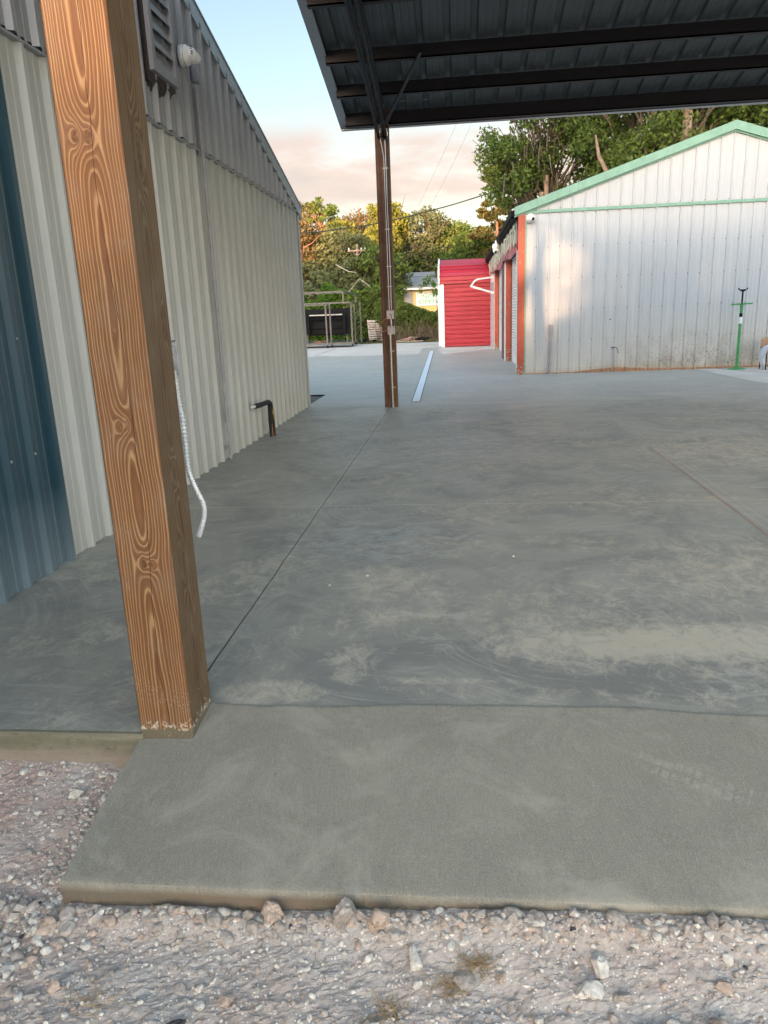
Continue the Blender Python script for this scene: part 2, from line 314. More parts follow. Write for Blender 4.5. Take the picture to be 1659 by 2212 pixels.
def dirt_mat():
    m = Mat('sandy limerock dirt'); X, Y, Z = m.xyz()
    a_ = m.noise(sc=2.2, det=6, rough=.6); b_ = m.noise(sc=90, det=4, rough=.75); d = m.noise(sc=24, det=4, rough=.7)
    c = m.ramp(a_, (.3, (.44, .36, .305)), (.55, (.49, .435, .385)), (.72, (.45, .425, .39)))
    red = m.ma('MULTIPLY', m.ma('SUBTRACT', 1, m.step(X, -1.6, -.75)), .55)
    c = m.mix(m.ma('MULTIPLY', red, m.step(m.noise(sc=5, det=4), .35, .6)), c, (.40, .24, .19))
    c = m.mix(m.ma('MULTIPLY', m.ramp(b_, (.35, 1), (.5, 0)), .55), c, (.26, .21, .18))
    c = m.mix(m.ma('MULTIPLY', m.ramp(d, (.55, 0), (.72, 1)), .45), c, (.66, .60, .54))
    v = m.voro(sc=110); vc = m.voro(sc=110, out='Color'); vx = m.n('ShaderNodeSeparateColor'); m.put(vx.inputs[0], vc)
    spk = m.ma('MULTIPLY', m.ma('LESS_THAN', v, .32), m.ma('GREATER_THAN', vx.outputs[0], .80))
    c = m.mix(m.ma('MULTIPLY', spk, .85), c, (.82, .78, .72))
    v2 = m.voro(sc=45); vc2 = m.voro(sc=45, out='Color'); vx2 = m.n('ShaderNodeSeparateColor'); m.put(vx2.inputs[0], vc2)
    spk2 = m.ma('MULTIPLY', m.ma('LESS_THAN', v2, .30), m.ma('GREATER_THAN', vx2.outputs[1], .80))
    c = m.mix(m.ma('MULTIPLY', spk2, .6), c, m.mix(vx2.outputs[2], (.58, .53, .47), (.25, .17, .13)))
    h = m.ma('ADD', m.ma('MULTIPLY', b_, .6), m.ma('ADD', m.ma('MULTIPLY', spk, .5), m.ma('ADD', d, spk2)))
    return m.set(c, .95, 0, m.bump(h, .6, .005), .15)
M['dirt'] = dirt_mat()
def ground_mat():
    m = Mat('grassy ground'); a_ = m.noise(sc=.5, det=8, rough=.7)
    return m.set(m.ramp(a_, (.35, (.05, .075, .02)), (.5, (.10, .12, .035)), (.68, (.22, .19, .13))), .95, 0, m.bump(m.noise(sc=12, det=5), .8, .05))
M['ground'] = ground_mat()

def wood_mat(name, axis, knots, cen, light, darkc, deep, freq=112, crack=True, splash=True, gloss=.6, face=None, jit=0.0, topshade=None):
    """plain-sawn timber face: ring field seen across axis ('x' or 'y') and along z, with knots"""
    m = Mat(name); X, Y, Z = m.xyz(); U = X if axis == 'x' else Y
    u = m.ma('SUBTRACT', U, cen)
    ncoord = m.comb(m.ma('MULTIPLY', u, 1.0), 0, m.ma('MULTIPLY', Z, .16))
    wv = m.ma('SUBTRACT', m.noise(ncoord, sc=11 + jit, det=3, rough=.5), .5)
    slow = m.ma('SUBTRACT', m.noise(m.comb(0, jit, m.ma('MULTIPLY', Z, 1.0)), sc=1.7, det=2), .5)
    uc = m.ma('MULTIPLY_ADD', slow, .035, u)
    # distance from pith that lies behind the face; depth varies along the board -> cathedral arches
    dep = m.ma('MULTIPLY_ADD', slow, .016, m.ma('MULTIPLY_ADD', m.ma('SUBTRACT', m.noise(m.comb(3 + jit, 0, m.ma('MULTIPLY', Z, 1.0)), sc=2.2, det=1), .5), .012, .030))
    r = m.ma('SQRT', m.ma('ADD', m.ma('MULTIPLY', uc, uc), m.ma('MULTIPLY', dep, dep)))
    phi = m.ma('MULTIPLY_ADD', wv, .011, r)
    kmask = 0
    for (ku, kz, su, sz, amp) in knots:
        du = m.ma('MULTIPLY', m.ma('SUBTRACT', U, ku), 1 / su)
        dz = m.ma('SUBTRACT', Z, kz); dz = m.ma('MULTIPLY', dz, 1 / sz)
        d2 = m.ma('ADD', m.ma('MULTIPLY', du, du), m.ma('MULTIPLY', dz, dz))
        g = m.ma('DIVIDE', amp, m.ma('ADD', 1, d2))
        phi = m.ma('ADD', phi, g)
        kk = m.ma('SUBTRACT', 1, m.step(d2, .10, .42))
        kmask = m.ma('MAXIMUM', kmask, kk) if kmask != 0 else kk
    phi = m.ma('MULTIPLY_ADD', m.ma('SUBTRACT', m.noise(m.comb(m.ma('MULTIPLY', phi, 38), jit, m.ma('MULTIPLY', Z, .5)), sc=1, det=2), .5), .012, phi)
    ringid = m.noise(m.comb(m.ma('FLOOR', m.ma('MULTIPLY', phi, freq)), jit, 0), sc=1.7, det=1)
    ph = m.ma('FRACT', m.ma('MULTIPLY', m.ma('MULTIPLY_ADD', m.noise(ncoord, sc=60, det=2), .0035, phi), freq))
    lw = m.ramp(ph, (0, light), (.16, light), (.34, darkc), (.78, deep), (.93, darkc), (1.0, light))
    lw = m.mix(m.ma('MULTIPLY', m.step(ringid, .45, .62), .45), lw, deep)
    lw = m.mix(m.ma('MULTIPLY', m.step(m.noise(sc=7, det=5), .45, .7), .18), lw, (.30, .26, .21))
    tone = m.noise(m.comb(u, 0, m.ma('MULTIPLY', Z, .3)), sc=6, det=3)
    c = m.mix(m.ma('MULTIPLY', m.ramp(tone, (.35, 0), (.7, 1)), .35), lw, deep, )
    fib = m.noise(m.comb(m.ma('MULTIPLY', U, 1), m.ma('MULTIPLY', Y if axis == 'x' else X, 1), m.ma('MULTIPLY', Z, .03)), sc=420, det=3, rough=.7)
    c = m.mix(m.ma('MULTIPLY', m.ramp(fib, (.4, 1), (.65, 0)), .25), c, tuple(q * .45 for q in deep))
    if knots:
        c = m.mix(m.ma('MULTIPLY', kmask, .75), c, m.ramp(m.noise(sc=55, det=4), (.4, tuple(q * .35 for q in deep)), (.62, tuple(q * .9 for q in darkc))))
    h = m.ma('ADD', ph, m.ma('MULTIPLY', fib, .5))
    if crack:
        cu = m.ma('MULTIPLY_ADD', m.ma('SUBTRACT', m.noise(m.comb(jit, 5, Z), sc=1.1, det=5, rough=.45), .5), .14, m.ma('ADD', u, -.003))
        ck = m.ma('LESS_THAN', m.ma('ABSOLUTE', cu), m.ma('MULTIPLY_ADD', m.noise(m.comb(0, 9, Z), sc=4), .0032, -.0006))
        c = m.mix(ck, c, (.02, .012, .008)); h = m.ma('SUBTRACT', h, m.ma('MULTIPLY', ck, 2))
    if splash:
        sp = m.ma('ADD', m.noise(sc=45, det=6, rough=.75), m.ma('MULTIPLY', m.ma('SUBTRACT', 1, m.step(Z, .0, .10)), .30))
        c = m.mix(m.step(sp, .72, .75), c, (.50, .45, .36))
        sp2 = m.ma('SUBTRACT', Z, m.ma('MULTIPLY_ADD', m.noise(sc=22, det=3), .035, .0))
        c = m.mix(m.ma('SUBTRACT', 1, m.step(sp2, .0, .006)), c, (.15, .13, .085))
        dots = m.ma('MULTIPLY', m.ma('LESS_THAN', m.voro(sc=130), .22), m.ma('MULTIPLY', m.step(m.noise(sc=12), .5, .6), m.ma('SUBTRACT', 1, m.step(Z, .1, .5))))
        c = m.mix(m.ma('MULTIPLY', dots, .7), c, (.5, .45, .36))
        scu = m.ma('MULTIPLY', m.step(m.noise(m.scale(m.pos(), (1, 1, .5)), sc=16, det=7, rough=.8), .62, .72), .4)
        c = m.mix(scu, c, (.40, .33, .27))
    return m.set(c, gloss, 0, m.bump(h, .35, .0015), .35)
LT, DK, DP = (.46, .285, .140), (.255, .122, .048), (.165, .068, .026)
M['post_front'] = wood_mat('pine post face', 'x', [(-1.155, 2.06, .022, .045, .045), (-1.112, 2.055, .02, .045, .038), (-1.135, 1.165, .015, .035, .036), (-1.112, 1.17, .013, .03, .028), (-1.113, .68, .02, .042, .042), (-1.083, .675, .013, .024, .032)], -1.11, LT, DK, DP)
M['post_side'] = wood_mat('pine post side', 'y', [(2.51, 2.02, .03, .12, .07), (2.50, .98, .02, .05, .06), (2.49, .65, .018, .09, .07), (2.55, 1.5, .02, .1, .05)], 2.50, (.25, .165, .09), (.15, .085, .038), (.10, .055, .025), jit=3.0, crack=False)  # darker copy of the front's wood tones, the side's shade painted in
M['post_old'] = wood_mat('treated brown post', 'x', [], -1.14, (.20, .095, .055), (.13, .052, .028), (.09, .034, .02), freq=45, jit=7.0, crack=False, splash=False, gloss=.55)
M['post_old_side'] = wood_mat('treated brown post side', 'y', [], 12.3, (.14, .09, .055), (.09, .05, .03), (.06, .03, .02), freq=45, jit=9.0, crack=False, splash=False)
M['board'] = wood_mat('orange brown board', 'x', [], -1.03, (.17, .078, .028), (.14, .06, .02), (.12, .05, .016), freq=30, jit=5.0, crack=False, splash=False)

def sheet_mat(name, col, var=.1, rough=.42, metal=.0, dirtz=None, dirtcol=(.25, .22, .17), streak=.25, spec=.5):
    m = Mat(name); X, Y, Z = m.xyz()
    st = m.noise(m.scale(m.pos(), (9, 9, .35)), sc=2.2, det=5, rough=.65); bl = m.noise(sc=1.1, det=4)
    c = m.ramp(m.ma('ADD', m.ma('MULTIPLY', st, .5), m.ma('MULTIPLY', bl, .5)), (.35, tuple(q * (1 - var) for q in col)), (.65, tuple(min(1, q * (1 + var)) for q in col)))
    if dirtz:
        low = m.ma('SUBTRACT', 1, m.step(m.ma('MULTIPLY_ADD', m.noise(sc=5, det=4), -.5 * dirtz, Z), -.2 * dirtz, dirtz))
        c = m.mix(m.ma('MULTIPLY', low, streak * 1.6), c, dirtcol)
        sp = m.ma('ADD', m.noise(sc=42, det=4, rough=.8), m.ma('MULTIPLY', low, .12))
        c = m.mix(m.ma('MULTIPLY', m.step(sp, .72, .76), .6), c, tuple(q * .5 for q in dirtcol))
    return m.set(c, rough, metal, m.bump(m.noise(m.scale(m.pos(), (4, 4, .6)), sc=3, det=2), .12, .01), spec)
M['lower'] = sheet_mat('pale grey wall sheet', (.47, .47, .44), dirtz=.5, dirtcol=(.40, .39, .33), rough=.45)
M['upper'] = sheet_mat('bare grey gable sheet', (.36, .36, .375), rough=.42, metal=.25)
M['trimgrey'] = sheet_mat('grey trim', (.34, .36, .38), rough=.4, metal=.3)
M['blue'] = sheet_mat('dark blue sheet', (.022, .062, .085), dirtz=.45, dirtcol=(.30, .36, .38), rough=.4)
M['white'] = simple('white painted metal', (.72, .73, .72), .4)
M['green'] = Mat('faded green trim')
_m = M['green']; _f = _m.noise(_m.scale(_m.pos(), (3, 3, 3)), sc=2, det=7, rough=.7)
_c = _m.ramp(_f, (.3, (.15, .30, .225)), (.6, (.20, .37, .285)))
_c = _m.mix(_m.ma('MULTIPLY', _m.step(_m.noise(_m.scale(_m.pos(), (12, 12, 1.5)), sc=2, det=5), .58, .72), .35), _c, (.12, .17, .13)); M['green'] = _m.set(_c, .5)
def gable_mat():
    m = Mat('weathered white wall'); X, Y, Z = m.xyz()
    st = m.noise(m.scale(m.pos(), (14, 14, .25)), sc=2.4, det=5, rough=.6)
    c = m.ramp(st, (.3, (.42, .435, .45)), (.7, (.49, .505, .52)))
    low = m.ma('SUBTRACT', 1, m.step(Z, .05, 1.5))
    c = m.mix(m.ma('MULTIPLY', low, .38), c, (.62, .54, .40))
    zone = m.ma('MULTIPLY', m.ma('MULTIPLY_ADD', m.step(X, 2.6, 4.6), .8, .2), m.ma('SUBTRACT', 1, m.step(Z, .2, 1.25)))
    grime = m.step(m.ma('ADD', m.noise(m.scale(m.pos(), (1, 1, .5)), sc=3, det=7, rough=.75), m.ma('MULTIPLY', zone, .20)), .54, .74)
    c = m.mix(m.ma('MULTIPLY', m.ma('MULTIPLY', grime, zone), .55), c, (.20, .155, .10))
    spot = m.ma('LESS_THAN', m.voro(m.scale(m.pos(), (1, 1, .55)), sc=26), m.ma('MULTIPLY', m.ma('ADD', zone, m.ma('MULTIPLY', low, .35)), m.ma('MULTIPLY', m.noise(sc=9, det=3), .33)))
    c = m.mix(m.ma('MULTIPLY', spot, .8), c, (.07, .06, .05))
    sk = m.ma('MULTIPLY', m.step(m.noise(m.scale(m.pos(), (30, 30, 1.2)), sc=1.6, det=5, rough=.8), .64, .70), m.ma('MULTIPLY', m.step(Z, .15, .5), m.ma('SUBTRACT', 1, m.step(Z, 1.0, 1.3))))
    sk = m.ma('MULTIPLY', sk, m.step(m.noise(sc=1.6), .48, .55))
    c = m.mix(m.ma('MULTIPLY', sk, .7), c, (.16, .15, .14))
    edge = m.ma('ADD', .02, m.ma('MULTIPLY', m.ma('MULTIPLY', m.step(X, 2.6, 3.5), .13), m.ma('MULTIPLY', m.ma('SUBTRACT', 1.0, m.ma('MULTIPLY', m.step(X, 3.6, 4.8), .7)), m.ma('ADD', .1, m.noise(sc=5, det=6, rough=.8)))))
    rust = m.ma('LESS_THAN', Z, edge)
    c = m.mix(rust, c, m.ramp(m.noise(sc=25, det=5), (.35, (.10, .035, .02)), (.5, (.28, .085, .04)), (.68, (.50, .25, .15))))
    rm = m.ma('SUBTRACT', 1, m.step(m.ma('SUBTRACT', Z, edge), 0, .10)); c = m.mix(m.ma('MULTIPLY', rm, .45), c, (.42, .28, .16))
    return m.set(c, .42, 0, m.bump(m.noise(m.scale(m.pos(), (5, 5, .8)), sc=3, det=2), .1, .01))
M['gable'] = gable_mat()
def redpaint():
    m = Mat('flaking red paint'); X, Y, Z = m.xyz()
    c = m.ramp(m.noise(sc=3, det=4), (.3, (.37, .065, .035)), (.7, (.47, .085, .045)))
    fl = m.ma('ADD', m.noise(sc=13, det=6, rough=.65), m.ma('MULTIPLY', m.ma('SUBTRACT', 1, m.step(Z, .05, .45)), .16))
    c = m.mix(m.step(fl, .64, .66), c, (.22, .36, .28))
    return m.set(c, .5, 0, m.bump(m.noise(sc=8, det=4), .3, .01))
M['red'] = redpaint()
M['shed'] = simple('crimson siding', (.36, .020, .038), .38, 0, .10, 1.5)
M['black'] = simple('black metal', (.004, .0045, .0055), .75); M['black'].node_tree.nodes['Principled BSDF'].inputs['Specular IOR Level'].default_value = .2
M['steel'] = simple('weathered steel tube', (.115, .108, .098), .6, .3, .25, 14)
M['galv'] = simple('galvanised steel', (.50, .51, .52), .35, .85, .15, 30)
M['camwhite'] = simple('white plastic', (.78, .77, .75), .35, 0, .03)
M['lens'] = simple('dark lens glass', (.01, .01, .012), .1)
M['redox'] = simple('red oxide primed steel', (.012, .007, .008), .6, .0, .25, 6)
M['darksteel'] = simple('dark primed steel', (.03, .032, .036), .5, .3, .2, 6)
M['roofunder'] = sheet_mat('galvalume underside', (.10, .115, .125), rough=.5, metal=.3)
M['pvc'] = simple('grey pvc', (.30, .30, .32), .5)
M['tar'] = simple('dark brown sealant', (.035, .02, .02), .6, 0, .3, 40, .5)
M['foam'] = simple('black foam insulation', (.018, .018, .017), .8, 0, .3, 40, .6)
M['yellowfoam'] = simple('yellow foam', (.42, .28, .05), .8)
M['copper'] = simple('copper tube', (.45, .2, .1), .3, .9)
M['jackgreen'] = simple('green paint', (.045, .28, .08), .45, 0, .15)
M['cloth'] = simple('pale cloth', (.55, .57, .63), .9, 0, .15, 10)
M['tan'] = simple('tan seat plastic', (.38, .22, .13), .6)
M['rock'] = simple('limestone', (.68, .63, .55), .9, 0, .25, 60, .8)
M['rockg'] = simple('grey clod', (.44, .385, .33), .95, 0, .3, 70, 1)
M['rockp'] = simple('pinkish clod', (.50, .39, .31), .95, 0, .25, 60, .9)
M['rockd'] = simple('dark stone', (.05, .05, .055), .8, 0, .3, 60, .6)
M['straw'] = simple('dry straw', (.36, .26, .14), .9, 0, .25, 30)
M['palletw'] = simple('grey pallet wood', (.42, .34, .29), .85, 0, .25, 8)
M['orange'] = simple('orange cord', (.75, .22, .08), .5)
M['polew'] = simple('weathered pole', (.30, .22, .17), .9, 0, .25, 4)
M['cable'] = simple('dark cable', (.035, .04, .035), .7)
M['bark'] = simple('grey bark', (.11, .085, .065), .95, 0, .35, 6, .8)
M['barkpine'] = simple('pine bark', (.24, .13, .085), .95, 0, .3, 4, .8)
M['yellow'] = simple('yellow wall', (.66, .50, .20), .7)
M['signw'] = simple('white vinyl', (.78, .80, .78), .6, 0, .05)
M['signg'] = simple('green print', (.02, .38, .20), .6, 0, .03)
M['signk'] = simple('black print', (.02, .02, .02), .6, 0, .03)
M['rollup'] = simple('white slat', (.62, .61, .60), .5, 0, .1)
M['greyroof'] = sheet_mat('grey metal roof', (.38, .40, .43), rough=.45, metal=.3)
M['drain'] = simple('new drain cover', (.72, .83, .93), .35, 0, .05)
# ------------------------------------------------------------------ ground, slab, apron, dirt
XW, YG, XS = -2.59, 17.7, 1.39      # left wall plane, gable wall plane, side wall plane of the shop
b = MB(); b.add([(-900, -900, -.30), (900, -900, -.30), (900, 1500, -.30), (-900, 1500, -.30)], [(0, 1, 2, 3)])
b.build('ground', M['ground'], kind='structure')
b = MB()
for q in ([(-12.3, 2.38), (-1.21, 2.38), (-1.21, 2.545), (-12.3, 2.545)], [(-12.3, 2.545), (12.5, 2.545), (12.5, 12.4), (-12.3, 12.4)], [(-2.6, 12.4), (12.5, 12.4), (12.5, 14.5), (-2.6, 14.5)],
          [(-14, 14.5), (12.5, 14.5), (12.5, 27.25), (-14, 27.25)], [(-14, 27.25), (-1.43, 27.25), (-1.43, 27.8), (-5.8, 28.6), (-14, 29.8)], [(-1.43, 27.25), (-.55, 27.25), (-.78, 30.0), (-.80, 32.4), (-1.5, 32.4)], [(-.55, 27.25), (1.6, 27.25), (1.6, 30.2)]):
    b.add([(x, y, 0) for x, y in q], [tuple(range(len(q)))])
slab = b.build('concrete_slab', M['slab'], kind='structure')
# thick formed edge of the slab, left of the apron, slightly rough
P = []
xs = np.linspace(-6, -1.2, 120)
for zz, yo in ((.0015, .02), (0.001, .004), (-.008, -.002), (-.03, -.004), (-.10, -.004), (-.13, -.012), (-.25, -.05)):
    P.append([(x, 2.378 + yo + .007 * float(fbm(np.array([x]), np.array([zz * 5]), 9, 3, 5)[0]), zz) for x in xs])
b = MB(); b.grid(P); b.build('slab_edge', M['slabedge'], kind='structure', smooth=True)
# sloping broom-finished apron, its upper lip laid over the slab
P = []
xs = np.linspace(-1.215, 3.4, 220)
lip = 2.645 + .09 * fbm(xs, xs * 0, 1.6, 5, 2) - .06 * np.clip((-.6 - xs) / .5, 0, 1) * 0 - .045 * np.clip((xs + 1.2) / 2.4, 0, 1)
rows = [('lip', 0)] + [('t', t) for t in np.linspace(0.012, 1, 40)] + [('r', k) for k in range(1, 4)] + [('f', -.16), ('f', -.28)]
for kind_, t in rows:
    row = []
    for x, l in zip(xs, lip):
        yf = 1.762 + .0 * x; zf = -.118
        if kind_ == 'lip': p = (x, l + .006, -.004)
        elif kind_ == 't':
            yy = l + (yf + .005 - l) * t; s_ = (l - yy) / (l - yf); p = (x, yy, .006 + (zf - .006) * s_ ** 1.3)
        elif kind_ == 'r':
            an = t / 3 * math.pi / 2; p = (x, yf + .005 - .005 * math.sin(an), zf - .005 + .005 * math.cos(an))
        else: p = (x, yf + .003 * math.sin(x * 13) * (t < -.13), t)
        row.append(p)
    P.append(row)
b = MB(); b.grid(P)
side = [P[i][0] for i in range(len(P))]      # left cheek of the apron
k = len(b.v); b.v += side + [(p[0], p[1], -.32) for p in side]; n = len(side)
for i in range(n - 1): b.f.append((k + i, k + n + i, k + n + i + 1, k + i + 1)); b.mi.append(0)
b.build('apron', M['broom'], kind='structure', smooth=True)
# older paler slabs
b = MB(); b.add([(-14, 26.0, -.012), (-5.8, 26, -.012), (1.2, 26.5, -.012), (1.5, 33, -.012), (1.5, 38.2, -.012), (-14, 41.5, -.012)], [(0, 1, 2, 3, 4, 5)])
b.build('old_concrete_yard', M['old'], kind='structure')
b = MB(); b.add([(5.33, 17.69, .004), (5.52, 14.0, .004), (5.75, 9.0, .004), (11, 9.0, .004), (11, 17.69, .004)], [(0, 1, 2, 3, 4)])
b.build('old_concrete_pad', M['old'], kind='structure')
# dirt bed in the foreground and beside the slab
def dirt_h(x, y):
    base = -.205 + .085 * np.clip((y - 1.75) / .6, 0, 1) * np.clip((-1.1 - x) / .25, 0, 1) + .03 * fbm(x, y, 2.2, 3, 4) + .02 * np.clip((1.35 - y) / .5, 0, 1)
    h = base + .022 * fbm(x, y, 8, 3, 8) + .012 * np.abs(fbm(x, y, 30, 3, 9)) + .011 * fbm(x, y, 70, 3, 10)
    h = h + .045 * np.exp(-((y - 1.71) / .05) ** 2) * (.5 + 1.0 * fbm(x, y * 0, 6, 3, 3))
    h = h + .048 * np.clip((x + .75) / .9, 0, 1) * np.clip((y - 1.50) / .2, 0, 1) * np.clip((3.4 - x), 0, 1)
    return h
nx, ny = 430, 260
X_, Y_ = np.meshgrid(np.linspace(-2.6, 2.1, nx), np.linspace(.85, 2.45, ny), indexing='ij')
Z_ = dirt_h(X_, Y_)
b = MB(); b.grid([[(X_[i, j], Y_[i, j], Z_[i, j]) for j in range(ny)] for i in range(nx)])
for i, f in enumerate(b.f): b.f[i] = f
b.build('dirt', M['dirt'], kind='structure', smooth=False)
b = MB()
for (x0, x1, y0, y1) in ((-60, 60, -60, .85), (-60, -2.6, .85, 2.45), (2.1, 60, .85, 2.45)):
    P = [[(x, y, -.215) for y in np.linspace(y0, y1, 4)] for x in np.linspace(x0, x1, 6)]; b.grid(P)
b.build('dirt_yard', M['dirt'], kind='structure')
b = MB(); nx2 = 60
xs2 = np.linspace(-4.6, -2.585, nx2); ys2 = np.linspace(12.45, 14.52, nx2); A_, B_ = np.meshgrid(xs2, ys2, indexing='ij'); H_ = -.03 + .05 * fbm(A_, B_, 3, 5, 3)
b.grid([[(A_[i, j], B_[i, j], H_[i, j]) for j in range(nx2)] for i in range(nx2)])
b.build('dirt_patch', simple('damp dark dirt', (.16, .145, .12), .95, 0, .35, 14, 1), kind='structure')

# gravel: pebbles and crumbs scattered over the dirt, one mass
def rockmesh(rs, n=1, seed=0, jag=.35):
    bm = bmesh.new(); bmesh.ops.create_icosphere(bm, subdivisions=n, radius=1)
    r = random.Random(seed)
    off = [Vector((r.uniform(-1, 1), r.uniform(-1, 1), r.uniform(-1, 1))).normalized() for _ in range(7)]; am = [r.uniform(-jag, jag) for _ in off]
    from mathutils import noise as mn
    cuts = [(Vector((r.uniform(-1, 1), r.uniform(-1, 1), r.uniform(-1, 1))).normalized(), r.uniform(.55, .85)) for _ in range(9)]
    for v in bm.verts:
        d = v.co.normalized(); s_ = 1 + sum(a_ * max(0, d.dot(o_)) ** 2 for a_, o_ in zip(am, off)) + .28 * jag * mn.noise(d * 2.5 + Vector((seed, 0, 0))) + (.32 * jag * mn.noise(d * 6 + Vector((seed, 3, 0))) + .22 * jag * mn.noise(d * 14 + Vector((seed, 3, 0))) + .12 * jag * mn.noise(d * 30 + Vector((seed, 3, 0))) if n > 2 else 0)
        if n > 2:
            for pn, pd in cuts:
                e_ = d.dot(pn) * s_ - pd
                if e_ > 0: s_ -= e_ / max(.3, d.dot(pn))
        v.co = Vector((d.x * rs[0], d.y * rs[1], d.z * rs[2])) * s_
    vs = np.array([v.co[:] for v in bm.verts]); fs = [tuple(v.index for v in f.verts) for f in bm.faces]; bm.free(); return vs, fs
bases = [rockmesh((1, .8, .65), 2 if k > 3 else 1, k, .55) for k in range(8)]
def scatter(name, N, smin, smax, region, mats, seed, power=2.5, zoff=0.0):
    r = np.random.default_rng(seed); b = MB(); n = 0
    while n < N:
        x, y = region(r)
        if -1.23 < x < 3.3 and y > 1.752 - .004: continue
        if y > 2.36: continue
        s_ = smin + (smax - smin) * r.random() ** power
        vs, fs = bases[r.integers(8)]; th = r.random() * 6.28; c_, sn = math.cos(th), math.sin(th); sq = .7 + .5 * r.random()
        z = float(dirt_h(np.array([x]), np.array([y]))[0]) + s_ * .25 + zoff
        V = [(x + s_ * (p[0] * c_ - p[1] * sn), y + s_ * (p[0] * sn + p[1] * c_) * sq, z + s_ * p[2]) for p in vs]
        b.add(V, fs, int(r.choice(len(mats), p=[.42, .43, .14, .01][:len(mats)] if len(mats) == 4 else None))); n += 1
    return b.build(name, mats, smooth=False)
def reg_all(r): return r.uniform(-2.2, 1.3), r.uniform(1.15, 2.36)
def reg_edge(r): return r.uniform(-1.5, 1.3), 1.74 - abs(r.normal(0, .05))
def reg_left(r): t = r.random(); return -1.24 - abs(r.normal(0, .07)), r.uniform(1.7, 2.36)
def reg_corner(r): return r.normal(-1.33, .12), r.normal(1.62, .08)
def reg_edge2(r): return r.uniform(-1.45, 1.3), 1.735 - abs(r.normal(0, .035))
M['rockg2'] = simple('dust coloured clod', (.50, .44, .38), .95, 0, .2, 50, 1)
MR = [M['rock'], M['rockg'], M['rockp'], M['rockd']]
g1 = scatter('gravel', 9500, .0012, .0085, reg_all, [M['rockg2'], M['rock'], M['rockp'], M['rockg']], 1, 3.0)
g2 = scatter('gravel_edge', 900, .003, .014, reg_edge, MR, 2, 2.5)
g3 = scatter('gravel_side', 900, .002, .011, reg_left, MR, 3, 2)
g5 = scatter('crumbled_clods', 420, .006, .024, reg_edge2, [M['rockg'], M['rockg2'], M['rockp'], M['rock']], 5, 2.2); g6 = scatter('stones', 330, .004, .017, reg_all, [M['rock'], M['rockg'], M['rockp'], M['rock']], 6, 2.0)
g4 = scatter('gravel_corner', 380, .004, .02, reg_corner, MR, 4, 2)
for g_, lb in ((g5, 'crumbled dirt clods heaped against the apron face'), (g6, 'scattered half buried stones in the dirt'), (g1, 'fine pale gravel strewn over the dirt'), (g2, 'crumbs and pebbles along the apron face'), (g3, 'crumbled dirt and lime bits beside the apron side'), (g4, 'grey clods heaped at the apron corner')): tag(g_, lb, 'gravel', kind='stuff')
